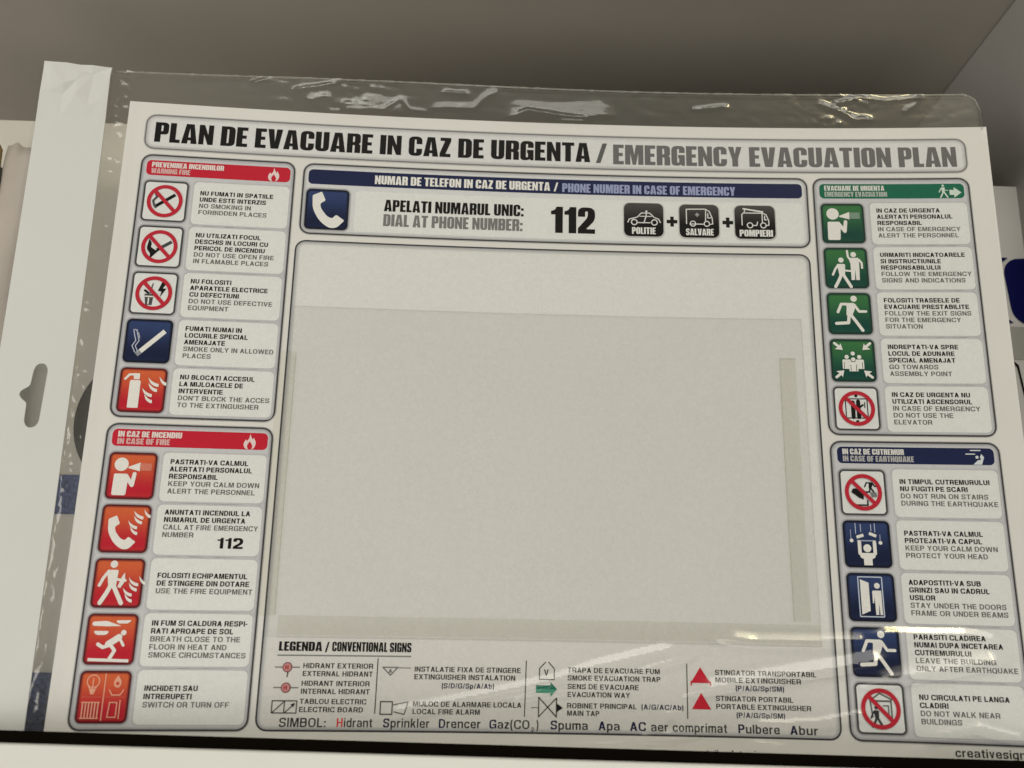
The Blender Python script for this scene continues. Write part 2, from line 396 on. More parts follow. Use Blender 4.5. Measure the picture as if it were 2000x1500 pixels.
    bowl = [(s, t, q2), (u - s, t, q2), (u - s, x - t, q2), (s, x - t, q2)]
    put('o', u, [[(0, 0, R2), (u, 0, R2), (u, x, R2), (0, x, R2)], bowl])
    put('c', u * .95, [[(u * .95, .26), (u * .95, 0, R2), (0, 0, R2), (0, x, R2), (u * .95, x, R2), (u * .95, .5), (u * .95 - s, .5), (u * .95 - s, x - t, q2), (s, x - t, q2), (s, t, q2), (u * .95 - s, t, q2), (u * .95 - s, .26)]])
    put('e', u, [[(u, .24), (u, 0, R2), (0, 0, R2), (0, x, R2), (u, x, R2), (u, .31), (s, .31), (s, t, q2), (u - s, t, q2), (u - s, .24)], [(s, .31 + t * .8), (u - s, .31 + t * .8), (u - s, x - t, q2), (s, x - t, q2)]])
    put('a', u, [[(0, 0, .2), (u * .6, 0, .1), (u - s, .06), (u, 0), (u, x, .24), (.03, x, .22), (.03, .52), (s + .02, .52), (s + .02, x - t, .08), (u - s, x - t, .1), (u - s, .45), (0, .43, .18)], [(s, t * .9, .06), (u - s, t * .9, .12), (u - s, .45 - t * .8), (s, .45 - t * .8, .05)]])
    put('b', u, [[(0, 0), (u, 0, R2), (u, x, R2), (s, x), (s, 1), (0, 1)], bowl])
    put('d', u, [[(u, 0), (u, 1), (u - s, 1), (u - s, x), (0, x, R2), (0, 0, R2)], bowl])
    put('p', u, [[(0, -.26), (s, -.26), (s, 0), (u, 0, R2), (u, x, R2), (0, x)], bowl])
    put('g', u, [[(.02, -.26), (u, -.26, .22), (u, x), (0, x, R2), (0, 0, R2), (u - s, 0), (u - s, -.26 + t, .08), (.02, -.26 + t)], bowl])
    put('n', u, [[(0, 0), (0, x), (s, x), (s, x - .07), (s * 1.7, x, .05), (u, x, .24), (u, 0), (u - s, 0), (u - s, x - t, .1), (s, x - t, .12), (s, 0)]])
    put('u', u, [[(u - a[0],) + (x - a[1],) + tuple(a[2:]) for a in [(0, 0), (0, x), (s, x), (s, x - .07), (s * 1.7, x, .05), (u, x, .24), (u, 0), (u - s, 0), (u - s, x - t, .1), (s, x - t, .12), (s, 0)]]])
    M2 = u * 1.5; c = M2 / 2
    put('m', M2, [[(0, 0), (0, x), (s, x), (s, x - .05), (s * 1.5, x, .05), (c, x, .05), (c + s, x, .05), (M2, x, .24), (M2, 0), (M2 - s, 0), (M2 - s, x - t, .1), (c + s / 2, x - t, .1), (c + s / 2, 0), (c - s / 2, 0), (c - s / 2, x - t, .1), (s, x - t, .1), (s, 0)]])
    put('r', u * .62, [[(0, 0), (0, x), (s, x), (s, x - .08), (s * 1.6, x, .05), (u * .62, x), (u * .62, x - t * 1.1), (s, x - t * 1.3, .15), (s, 0)]])
    put('k', u * .95, [[(0, 0), (s, 0), (s, .22), (s + .1, .32), (u - s * 1.3, 0), (u * .95, 0), (s + .22, .44), (u * .92, x), (u * .92 - s * 1.2, x), (s, .38), (s, 1), (0, 1)]])
    put('l', s, [[(0, 0), (s, 0), (s, 1), (0, 1)]])
    put('i', s, [[(0, 0), (s, 0), (s, x), (0, x)], [(0, 1 - t * .95), (s, 1 - t * .95), (s, 1), (0, 1)]])
    tt = u * .6
    put('t', tt, [[(tt * .25, x + .18), (tt * .25, x), (0, x), (0, x - t), (tt * .25, x - t), (tt * .25, 0, .15), (tt, 0), (tt, t), (tt * .25 + s, t, .05), (tt * .25 + s, x - t), (tt, x - t), (tt, x), (tt * .25 + s, x), (tt * .25 + s, x + .18)]])
    put('f', tt, [[(tt * .2, 0), (tt * .2 + s, 0), (tt * .2 + s, x - t), (tt, x - t), (tt, x), (tt * .2 + s, x), (tt * .2 + s, 1 - t, .04), (tt, 1 - t), (tt, 1), (tt * .2, 1, .15), (tt * .2, x), (0, x), (0, x - t), (tt * .2, x - t)]])
    S2 = u * .9; g = x / 2
    put('s', S2, [[(S2, .52), (S2, x, .2), (0, x, .2), (0, g - .03, .15), (S2 - s, g - t * .5, .06), (S2 - s, t, .06), (s, t, .06), (s, .22), (0, .22), (0, 0, .2), (S2, 0, .2), (S2, g + .03, .15), (s, g + t * .5, .06), (s, x - t, .06), (S2 - s, x - t, .06), (S2 - s, .52)]])
    put('v', u * .9, [[(0, x), (u * .45 - s / 2, 0), (u * .45 + s / 2, 0), (u * .9, x), (u * .9 - s, x), (u * .45, .24), (s, x)]])
    put('y', u * .9, [[(0, x), (u * .45 - s / 2, 0), (u * .25, -.26), (u * .25 + s, -.26), (u * .9, x), (u * .9 - s, x), (u * .45, .24), (s, x)]])
    put('z', u * .8, [[(0, 0), (u * .8, 0), (u * .8, t), (s * 1.3, t), (u * .8, x - t), (u * .8, x), (0, x), (0, x - t), (u * .8 - s * 1.3, x - t), (0, t)]])
    return G
FONTS = {'bold': (sans_glyphs(.235, .185, .83), .125, .36), 'mid': (sans_glyphs(.20, .160, .80), .14, .38), 'light': (sans_glyphs(.170, .145, .75), .14, .36)}
_tg = {}
def glyph_mesh(style, ch):
    k = (style, ch)
    if k not in _tg:
        adv, loops = FONTS[style][0][ch]
        groups = [[l] for l in loops] if ch in ('i', ':') else [loops]
        V = []; F = []
        for g in groups:
            L = [rpoly(l, 3) for l in g]
            tris = tessellate_polygon([[Vector((x, y, 0)) for x, y in l] for l in L])
            b = len(V); V += [p for l in L for p in l]; F += [tuple(b + i for i in t_) for t_ in tris]
        _tg[k] = (adv, V, F)
    return _tg[k]
def natural(text, style, cap):
    G, gap, sp_ = FONTS[style]
    return cap * sum((sp_ if c == ' ' else glyph_mesh(style, c)[0] + gap) for c in text) - gap * cap
def sans(I, text, u0, vbase, cap, col, z, style='mid', u1=None, xs=1.0):
    G, gap, sp_ = FONTS[style]
    sx = cap * xs if u1 is None else cap * (u1 - u0) / natural(text, style, cap)
    x = 0
    for c in text:
        if c == ' ': x += sp_; continue
        adv, V, F = glyph_mesh(style, c)
        I.raw([(u0 + (x + p[0]) * sx, vbase - p[1] * cap) for p in V], F, col, z)
        x += adv + gap
    return u0 + (x - gap) * sx

# printed colours (as they read on the sheet)
cPAPER = ink((203, 198, 184)); cWHITE = ink((216, 211, 198)); cBOX = ink((205, 202, 190)); cPANEL = ink((184, 181, 175))
cBLACK = ink((14, 12, 10)); cDGREY = ink((84, 82, 78)); cGREY = ink((94, 91, 85)); cLINE = ink((58, 56, 56))
cRED = ink((178, 28, 44)); cGREEN = ink((12, 92, 66)); cNAVY = ink((24, 31, 62)); cPROH = ink((172, 34, 46))
def mixc(a, b, t): return tuple(x * (1 - t) + y * t for x, y in zip(a, b))

poster = empty('evacuation_plan_poster', (0, 0, -0.149), 'printed bilingual emergency evacuation plan sheet in a clear bag, standing on the shelf edge', 'poster')

# ---- base sheet with real thickness
def grid_sheet(name, u0, v0, u1, v1, step, z, mat, parent, thick=0.0, label=None):
    I = Ink()
    nu = max(2, int(round((u1 - u0) / step))); nv = max(2, int(round((v1 - v0) / step)))
    V = [(u0 + (u1 - u0) * i / nu, v0 + (v1 - v0) * j / nv) for j in range(nv + 1) for i in range(nu + 1)]
    Fc = [(j * (nu + 1) + i, (j + 1) * (nu + 1) + i, (j + 1) * (nu + 1) + i + 1, j * (nu + 1) + i + 1) for j in range(nv) for i in range(nu)]
    vv = [W(x, y, z) for x, y in V]; ff = list(Fc)
    if thick:
        n = len(vv)
        vv += [W(x, y, z - thick) for x, y in V]
        ff += [tuple(n + k for k in reversed(f)) for f in Fc]
        loop = [i for i in range(nu + 1)] + [j * (nu + 1) + nu for j in range(1, nv + 1)] + [nv * (nu + 1) + i for i in range(nu - 1, -1, -1)] + [j * (nu + 1) for j in range(nv - 1, 0, -1)]
        for a, b in zip(loop, loop[1:] + loop[:1]): ff.append((a, b, n + b, n + a))
    me = bpy.data.meshes.new(name); me.from_pydata(vv, [], ff)
    return link(name, me, mat, parent, label=label)
mPAPER = plain('satin_paper', cPAPER, 0.55, 0.02, 30, 0.15, 0.03, 300)
grid_sheet('paper_sheet', 0, 0, 420, 297, 10, 0, mPAPER, poster, 0.45)

Z1, Z2, Z3, Z4, Z5, Z6 = 0.06, 0.12, 0.18, 0.24, 0.30, 0.36
def frame(I, u0, v0, u1, v1, r, fill, line=cLINE, lw=0.75, soft=1.3, inner=None, base=None):
    """rounded panel: dark keyline, printed soft inner edge, flat fill"""
    I.fill(rrect(u0, v0, u1, v1, r), fill, Z1)
    def rr(k): return rrect(u0 + k, v0 + k, u1 - k, v1 - k, max(0.3, r - k))
    hal = mixc(line, cPAPER, 0.62)
    I.ring(rr(-0.35), rr(0.0), hal, Z1 + 0.02)
    I.ring(rr(0), rr(lw), line, Z1 + 0.02)
    n = 4
    for k in range(n):
        a = lw + soft * k / n; b = lw + soft * (k + 1) / n
        I.ring(rr(a), rr(b), mixc(mixc(line, fill, 0.55), fill, (k + 0.3) / n), Z1 + 0.02)

# ---- title panel
I = Ink(); frame(I, 8.7, 6.2, 409.3, 24.3, 5, ink((200, 196, 186)), ink((112, 108, 104)), 0.7, 1.6)
title = I.build('title_panel', poster)
I = Ink(); heavy(I, 'PLAN DE EVACUARE IN CAZ DE URGENTA', 13.3, 224.8, 10.2, 20.5, cBLACK, Z2); I.build('title_lettering', title, 'black heavy title lettering')
I = Ink(); heavy(I, '/', 227.6, 233.2, 10.2, 20.8, cDGREY, Z2); heavy(I, 'EMERGENCY EVACUATION PLAN', 236.2, 404.3, 10.6, 21.2, ink((98, 94, 90)), Z2); I.build('title_lettering', title, 'grey heavy title lettering')

# ------------------------------------------------------------------ pictogram tiles
TW = ink((214, 209, 196))
def tile(u, v, s, kind):
    I = Ink()
    pal = {'proh': (ink((204, 202, 194)), ink((204, 202, 194)), ink((62, 62, 60))),
           'blue': (ink((44, 58, 92)), ink((17, 25, 50)), ink((14, 18, 32))),
           'red': (ink((192, 88, 48)), ink((172, 26, 40)), ink((82, 22, 24))),
           'green': (ink((52, 104, 56)), ink((14, 62, 50)), ink((22, 46, 38))),
           'black': (ink((72, 68, 64)), ink((10, 9, 9)), ink((20, 20, 20)))}[kind]
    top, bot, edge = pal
    def rr(k, r): return rrect(u + k, v + k, u + s - k, v + s - k, max(0.4, r - k))
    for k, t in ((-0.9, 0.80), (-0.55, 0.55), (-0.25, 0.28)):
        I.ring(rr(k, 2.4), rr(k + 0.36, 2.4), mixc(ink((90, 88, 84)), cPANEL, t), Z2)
    I.ring(rr(0, 2.4), rr(0.85, 2.4), edge, Z2)
    if kind != 'proh':
        I.ring(rr(0.8, 2.4), rr(1.3, 2.4), lambda x, y: mixc(edge, mixc(top, bot, (y - v) / s), 0.5), Z2 + 0.012)
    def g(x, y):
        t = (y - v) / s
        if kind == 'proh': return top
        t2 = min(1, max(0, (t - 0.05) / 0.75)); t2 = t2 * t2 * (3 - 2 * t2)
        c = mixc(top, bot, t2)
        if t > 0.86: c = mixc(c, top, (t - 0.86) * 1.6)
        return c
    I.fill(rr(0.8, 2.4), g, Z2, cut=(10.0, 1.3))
    return I
class Pic:
    """draws a pictogram in tile fractions (x right, y down)"""
    def __init__(s, I, u, v, sz, col): s.I, s.u, s.v, s.s, s.c, s.z = I, u, v, sz, col, Z3
    def P(s, p): return (s.u + p[0] * s.s, s.v + p[1] * s.s)
    def up(s): s.z += 0.014
    def poly(s, pts, col=None): s.up(); s.I.fill([s.P(p) for p in rpoly(pts, 4)], col or s.c, s.z)
    def circ(s, x, y, r, col=None, ry=None): s.up(); s.I.fill([s.P(p) for p in circle(x, y, r, ry, 20)], col or s.c, s.z)
    def ring(s, x, y, r, w_, col=None): s.up(); s.I.ring([s.P(p) for p in circle(x, y, r, n=40)], [s.P(p) for p in circle(x, y, r - w_, n=40)], col or s.c, s.z)
    def ln(s, pts, wd, col=None, cap=True):
        pts = [s.P(p) for p in pts]
        for a, b in zip(pts, pts[1:]):
            s.up(); s.I.line([a, b], wd * s.s, col or s.c, s.z, cap)
    def prohib(s):
        s.z += 0.03
        s.ring(.5, .5, .40, .085, cPROH)
        s.ln([(.245, .235), (.755, .765)], .082, cPROH, False)
    def flames(s, ox, oy, sc_):
        # stack of four curling tongues
        for k, (x, y, l) in enumerate([(.52, .02, .9), (.02, .10, 1.25), (.04, .36, 1.1), (-.22, .62, 1.2), (-.1, .92, 1.0)]):
            q = [(x, y), (x + .10, y + .12, .06), (x + .26 * l, y + .26, .08), (x + .40 * l, y + .30), (x + .42 * l, y + .12), (x + .42 * l, y + .46, .05), (x + .30 * l, y + .44, .12), (x + .10, y + .30, .08)]
            s.poly([(ox - .02 + p[0] * sc_, oy + p[1] * sc_) + tuple(p[2:]) for p in [q[0], q[1], q[2], q[3], q[5], q[6], q[7]]])
    def runner(s, ox, oy, k, col=None):
        c = col
        T = lambda pts: [(ox + a * k, oy + b * k) for a, b in pts]
        s.circ(ox + .60 * k, oy + .08 * k, .085 * k, c)
        s.poly([T([(.34, .20)])[0] + (.02,), T([(.62, .20)])[0] + (.05,), T([(.62, .35)])[0], T([(.54, .55)])[0], T([(.38, .55)])[0], T([(.40, .30)])[0]], c)
        s.ln(T([(.40, .235), (.26, .235), (.16, .46)]), .075 * k, c)
        s.ln(T([(.60, .25), (.72, .44), (.90, .44)]), .07 * k, c)
        s.ln(T([(.45, .52), (.42, .76), (.10, .78)]), .085 * k, c)
        s.ln(T([(.48, .52), (.62, .72), (.78, .97)]), .085 * k, c)
    def walker(s, ox, oy, k, arm=True, col=None):
        c = col
        T = lambda pts: [(ox + a * k, oy + b * k) for a, b in pts]
        s.circ(ox + .5 * k, oy + .09 * k, .085 * k, c)
        s.poly([T([(.36, .22)])[0] + (.03,), T([(.62, .22)])[0] + (.03,), T([(.60, .58)])[0], T([(.42, .58)])[0]], c)
        s.ln(T([(.40, .25), (.30, .40), (.22, .58)]), .07 * k, c)
        s.ln(T([(.49, .56), (.40, .76), (.28, .98)]), .10 * k, c)
        s.ln(T([(.53, .56), (.64, .76), (.76, .98)]), .10 * k, c)
        if arm: s.ln(T([(.6, .44), (.80, .46)]), .06 * k, c)
    def stander(s, ox, oy, k, wide=.26):
        T = lambda pts: [(ox + a * k, oy + b * k) for a, b in pts]
        s.circ(ox + .5 * k, oy + .08 * k, .09 * k)
        h = wide / 2
        s.poly([T([(.5 - h, .20)])[0] + (.02,), T([(.5 + h, .20)])[0] + (.02,), T([(.5 + h, .98)])[0], T([(.53, .98)])[0], T([(.53, .62)])[0], T([(.47, .62)])[0], T([(.47, .98)])[0], T([(.5 - h, .98)])[0]])

def bullhorn(p, beam):
    p.circ(.27, .26, .145)
    p.poly([(.14, .46, .03), (.40, .46, .03), (.44, .52), (.42, .92, .04), (.13, .92, .04)])
    p.ln([(.39, .50), (.53, .70), (.56, .46)], .085)
    p.poly([(.42, .31), (.66, .21), (.66, .40), (.42, .34)])
    p.poly([(.67, .225), (.90, .225), (.90, .385), (.67, .385)], beam)
def handset(p, k=1.0, ox=0.0, oy=0.0):
    T = lambda pts: [(ox + a[0] * k, oy + a[1] * k) + tuple(q * k for q in a[2:]) for a in pts]
    p.poly(T([(.15, .16, .03), (.36, .06, .03), (.46, .28, .03), (.34, .36, .04), (.36, .48, .1), (.52, .68, .1), (.64, .72, .04), (.72, .62, .04), (.92, .76, .03), (.76, .94, .06), (.60, .97, .08), (.36, .82, .15), (.17, .50, .12)]))
def pictogram(key, u, v, s):
    kinds = {'nosmoke': 'proh', 'nofire': 'proh', 'noelec': 'proh', 'smoke': 'blue', 'exting': 'red', 'alertred': 'red', 'phonered': 'red',
             'equip': 'red', 'crawl': 'red', 'off': 'red', 'alertgreen': 'green', 'follow': 'green', 'run': 'green', 'assembly': 'green',
             'nolift': 'proh', 'nostairs': 'proh', 'protect': 'blue', 'door': 'blue', 'runblue': 'blue', 'nowalk': 'proh', 'phone': 'blue'}
    I = tile(u, v, s, kinds[key])
    p = Pic(I, u, v, s, TW)
    K = cBLACK
    if key == 'nosmoke':
        p.ln([(.31, .63), (.72, .33)], .075, K, False)
        p.ln([(.28, .32), (.32, .40), (.24, .50), (.27, .60), (.31, .66)], .05, ink((70, 70, 68)))
        p.prohib()
    elif key == 'nofire':
        p.ln([(.45, .58), (.76, .37)], .075, ink((60, 60, 58)), False)
        p.poly([(.26, .32), (.33, .42, .04), (.31, .52, .03), (.44, .60), (.40, .70, .03), (.33, .78), (.30, .66), (.22, .56, .05)], K)
        p.ln([(.33, .74), (.50, .55)], .05, K)
        p.prohib()
    elif key == 'noelec':
        p.poly([(.30, .52), (.50, .52), (.48, .78), (.34, .78)], ink((66, 66, 64)))
        p.ln([(.42, .50), (.46, .28)], .03, ink((90, 90, 88))); p.ln([(.30, .44), (.38, .50)], .05, K)
        p.poly([(.66, .22), (.76, .24), (.68, .38), (.76, .38), (.64, .58), (.66, .45), (.58, .44)], K)
        p.ln([(.33, .58), (.48, .58)], .03, cWHITE); p.ln([(.40, .62), (.40, .75)], .03, cWHITE)
        p.prohib()
    elif key == 'smoke':
        p.ln([(.30, .80), (.84, .26)], .105, TW, False); p.ln([(.28, .82), (.36, .74)], .11, ink((130, 130, 134)), False)
        for dx in (0, .07):
            p.ln([(.24 + dx, .76), (.17 + dx, .62), (.24 + dx, .50), (.20 + dx, .38), (.17 + dx, .25)], .022, ink((170, 172, 180)))
        p.ln([(.20, .24), (.29, .34), (.32, .44)], .02, ink((150, 152, 160)))
    elif key == 'exting':
        p.poly([(.22, .28, .04), (.45, .28, .04), (.45, .90, .02), (.22, .90, .02)])
        p.poly([(.28, .14, .03), (.42, .12, .03), (.42, .26), (.30, .26)])
        p.ln([(.34, .15), (.20, .16), (.12, .26)], .05)
        p.flames(.62, .17, .45)
    elif key == 'alertred': bullhorn(p, ink((190, 110, 88)))
    elif key == 'alertgreen': bullhorn(p, ink((112, 132, 112)))
    elif key == 'phone': handset(p)
    elif key == 'phonered': handset(p, .78, .03, .18); p.flames(.66, .08, .40)
    elif key == 'equip':
        p.walker(-.06, .04, .88, True); p.poly([(.62, .28), (.56, .38, .05), (.50, .58), (.56, .60), (.64, .46, .04)]); p.flames(.72, .34, .40)
    elif key == 'crawl':
        p.poly([(.10, .16, .04), (.38, .14, .04), (.68, .24), (.40, .25, .03), (.10, .24, .04)])
        p.poly([(.13, .34, .05), (.46, .34, .05), (.40, .42, .04), (.20, .42, .04)])
        p.poly([(.56, .13, .03), (.88, .12, .04), (.80, .19, .03), (.60, .19, .03)])
        p.circ(.74, .37, .055)
        p.ln([(.66, .46), (.46, .60)], .13); p.ln([(.66, .46), (.76, .62)], .055)
        p.ln([(.48, .62), (.36, .66), (.26, .60)], .07); p.ln([(.50, .60), (.60, .72), (.52, .88)], .07)
        p.ln([(.10, .90), (.90, .92)], .06, None, False)
    elif key == 'off':
        T = ink((224, 150, 120)); L = .022
        p.ln([(.5, .06), (.5, .94)], L, T); p.ln([(.08, .5), (.92, .5)], L * .5, ink((190, 90, 70)))
        p.ring(.27, .2, .13, .022, T); p.ln([(.27, .15), (.27, .34)], L, T); p.poly([(.20, .34), (.34, .34), (.30, .45), (.24, .45)], T)
        p.ln([(.17, .26), (.22, .35)], L, T); p.ln([(.37, .26), (.32, .35)], L, T)
        p.poly([(.74, .08), (.83, .20, .05), (.80, .32, .06), (.70, .32, .06), (.66, .22, .05)], T); p.circ(.745, .24, .035, ink((180, 70, 50)))
        p.ln([(.60, .36), (.66, .46), (.82, .46), (.88, .36)], L, T)
        for k in range(6): p.ln([(.12 + .06 * k, .60), (.12 + .06 * k, .90)], L * 1.2, T)
        p.ln([(.10, .60), (.44, .60)], L, T); p.ln([(.10, .90), (.44, .90)], L, T)
        p.ln([(.64, .60), (.78, .60), (.78, .88), (.62, .88), (.64, .60)], L, T); p.ln([(.84, .56), (.84, .90)], L, T)
    elif key == 'follow':
        p.walker(.02, .24, .74, True)
        p.circ(.68, .17, .065)
        p.poly([(.56, .25, .03), (.80, .25, .03), (.80, .50), (.79, .80), (.71, .80), (.70, .52), (.68, .80), (.60, .80), (.60, .40)])
        p.ln([(.60, .30), (.55, .22), (.54, .08)], .05); p.ln([(.80, .30), (.86, .38), (.86, .50)], .05)
    elif key == 'run': p.runner(.10, .07, .86)
    elif key == 'runblue': p.runner(.10, .07, .88)
    elif key == 'assembly':
        for (cx, cy) in ((.36, .42), (.64, .42), (.50, .34), (.50, .48)):
            if cy != .34:
                hh = .22
                p.poly([(cx - .10, cy + .06, .03), (cx + .10, cy + .06, .03), (cx + .10, cy + .06 + hh), (cx - .10, cy + .06 + hh)], ink((40, 80, 60)) if False else None)
                p.ln([(cx - .062, cy + .13), (cx - .062, cy + .27)], .014, ink((30, 74, 52))); p.ln([(cx + .062, cy + .13), (cx + .062, cy + .27)], .014, ink((30, 74, 52)))
            p.circ(cx, cy, .058, ink((30, 74, 52))); p.circ(cx, cy, .048)
        for sx, sy in ((1, 1), (-1, 1), (1, -1), (-1, -1)):
            X = lambda a: .5 - sx * (.5 - a); Y = lambda a: .5 - sy * (.5 - a)
            p.ln([(X(.10), Y(.10)), (X(.22), Y(.20))], .06)
            p.poly([(X(.24), Y(.10)), (X(.28), Y(.26)), (X(.10), Y(.24)), (X(.17), Y(.19)), (X(.21), Y(.15))])
    elif key == 'nolift':
        p.ln([(.26, .28), (.74, .28), (.74, .72), (.26, .72), (.26, .28)], .022, K)
        p.ln([(.42, .36), (.42, .70)], .09, K); p.ln([(.54, .34), (.54, .70)], .09, K); p.ln([(.56, .48), (.64, .42)], .04, K)
        p.circ(.5, .21, .035, K); p.circ(.5, .80, .035, K); p.ln([(.68, .36), (.68, .48)], .02, K)
        p.prohib()
    elif key == 'nostairs':
        p.runner(.48, .20, .38, K)
        p.poly([(.28, .42), (.36, .42), (.50, .56), (.50, .66), (.40, .62), (.24, .50)], K)
        p.ln([(.28, .78), (.58, .78), (.58, .68)], .03, K); p.poly([(.64, .50), (.78, .50), (.78, .60), (.68, .60)], ink((110, 110, 104)))
        p.prohib()
    elif key == 'protect':
        for x, a, b in ((.27, .06, .28), (.38, .08, .24), (.60, .08, .22), (.68, .06, .24)): p.ln([(x, a), (x, b)], .014, ink((180, 182, 196)))
        p.ln([(.16, .20), (.16, .40)], .012, ink((160, 162, 180))); p.ln([(.78, .30), (.78, .44)], .012, ink((160, 162, 180)))
        p.circ(.17, .43, .04); p.circ(.78, .47, .04)
        p.ln([(.28, .36), (.43, .31)], .065, None, False); p.ln([(.55, .27), (.70, .33)], .065, None, False)
        p.ln([(.28, .43), (.68, .43)], .025, ink((150, 152, 166)), False)
        p.ln([(.33, .46), (.33, .70)], .075); p.ln([(.65, .46), (.65, .70)], .075)
        p.poly([(.34, .69), (.64, .69), (.66, .78, .04), (.58, .82), (.58, .95), (.40, .95), (.40, .82), (.32, .78, .04)])
        p.circ(.49, .59, .085)
    elif key == 'door':
        F = ink((180, 186, 200))
        p.ln([(.24, .08), (.74, .08), (.74, .90), (.24, .90), (.24, .08)], .022, F, False)
        p.poly([(.28, .13), (.46, .20), (.46, .78), (.28, .86)])
        p.circ(.63, .26, .06)
        p.poly([(.52, .36, .03), (.71, .36), (.71, .86), (.66, .86), (.645, .62), (.63, .86), (.57, .86), (.565, .48), (.545, .62), (.52, .62)])
    elif key == 'nowalk':
        G = ink((84, 88, 80))
        p.ln([(.30, .34), (.50, .20), (.74, .32)], .03, G); p.ln([(.32, .35), (.72, .35)], .035, G)
        p.ln([(.30, .36), (.33, .66)], .03, G); p.ln([(.72, .36), (.72, .66)], .03, G); p.ln([(.56, .44), (.66, .44), (.66, .64)], .025, G)
        p.walker(.20, .44, .42, False, ink((44, 46, 42)))
        p.prohib()
    return I

# ------------------------------------------------------------------ side panels
S = 20.4755; PITCH = 22.8515; VA = 40.5417; VB = 170.4219
XB = (71.8 - 37.7) ; 
XSB = 34.0 / natural('NU FUMATI IN SPATIILE', 'bold', 2.05)
XSG = 31.6 / natural('FORBIDDEN PLACES', 'mid', 2.05)
def flame_mark(I, u, v, s):
    p = Pic(I, u, v, s, ink((226, 190, 178)))
    p.poly([(.50, 0), (.58, .22, .08), (.66, .34), (.72, .22), (.88, .55, .12), (.80, .82, .1), (.62, .98), (.68, .72, .08), (.50, .45), (.34, .70, .08), (.42, .98), (.20, .86, .1), (.12, .60, .12), (.26, .34), (.34, .44), (.46, .26, .08)])
def panel(nm, side, v0, top2, bottom, headcol, h1, h2, mark, rows, lab):
    uL, uR = (8.7, 81.0) if side == 'L' else (334.1, 409.0)
    ui = 11.39 if side == 'L' else 337.36
    I = Ink(); frame(I, uL, top2, uR, bottom, 5, cPANEL)
    pn = I.build(nm, poster, lab)
    I = Ink()
    b0, b1 = (11.4, 78.7) if side == 'L' else (337.3, 406.3)
    vt = v0 - 10.4; vb = v0 - 2.8
    I.fill(rrect(b0, vt, b1, vb, 2.2), headcol, Z2)
    c2 = mixc(headcol, cWHITE, 0.55)
    wide = len(h1) * 1.52; wide2 = len(h2) * 1.50
    heavy(I, h1, b0 + 2.4, b0 + 2.4 + wide, vt + 0.9, vt + 3.5, mixc(headcol, cWHITE, 0.9), Z3)
    heavy(I, h2, b0 + 2.4, b0 + 2.4 + wide2, vt + 4.1, vt + 6.7, c2, Z3)
    if mark == 'flame': flame_mark(I, b1 - 11.5, vt + 0.5, 7.4)
    elif mark == 'exit':
        p = Pic(I, b1 - 13, vt + 0.4, 7.0, ink((190, 200, 180)))
        p.walker(-.05, 0, 1.0, True); p.poly([(.85, .42), (1.15, .42), (1.15, .22), (1.65, .62), (1.15, 1.0), (1.15, .80), (.85, .80)])
    elif mark == 'quake':
        p = Pic(I, b1 - 12.5, vt + 0.6, 7.0, ink((196, 198, 206)))
        p.ln([(.35, .06), (.95, .06)], .07); p.ln([(.05, .30), (.6, .30)], .07); p.circ(.72, .50, .10)
        p.poly([(.45, .98), (.75, .70), (.95, .66), (.9, .5), (1.0, .28), (1.15, .5), (.98, .98)])
    I.build('header_bar', pn)
    for i, (key, bl, gl, tl) in enumerate(rows):
        v = v0 + i * PITCH
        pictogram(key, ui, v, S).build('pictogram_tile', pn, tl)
        bx0, bx1 = (34.3, 79.0) if side == 'L' else (361.0, 406.8)
        I = Ink()
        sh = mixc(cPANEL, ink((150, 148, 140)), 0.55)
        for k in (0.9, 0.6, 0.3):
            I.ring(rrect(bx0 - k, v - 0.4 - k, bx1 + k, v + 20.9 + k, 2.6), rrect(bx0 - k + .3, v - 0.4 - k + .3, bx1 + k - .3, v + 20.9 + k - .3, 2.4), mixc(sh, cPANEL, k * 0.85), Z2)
        I.fill(rrect(bx0, v - 0.4, bx1, v + 20.9, 2.2), cBOX, Z2)
        n = len(bl) + len(gl)
        x0 = 37.5 if side == 'L' else 364.0
        pitch = 3.22
        cen = v + 10.0 - (2.4 if key == 'phonered' else 0)
        base = cen - ((n - 1) * pitch - 2.05) / 2
        for j, t in enumerate(bl + gl):
            b = j < len(bl)
            k = XSB if b else XSG
            k = min(k, (bx1 - 1.2 - x0) / natural(t, 'bold' if b else 'mid', 2.05))      # keep the line inside its box
            sans(I, t, x0, base + j * pitch, 2.15, cBLACK if b else cGREY, Z3, 'bold' if b else 'mid', u1=x0 + k * natural(t, 'bold' if b else 'mid', 2.05))
        if key == 'phonered': sans(I, '112', 61, v + 17.9, 4.6, cBLACK, Z3, 'bold', u1=72)
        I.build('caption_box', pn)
    return pn

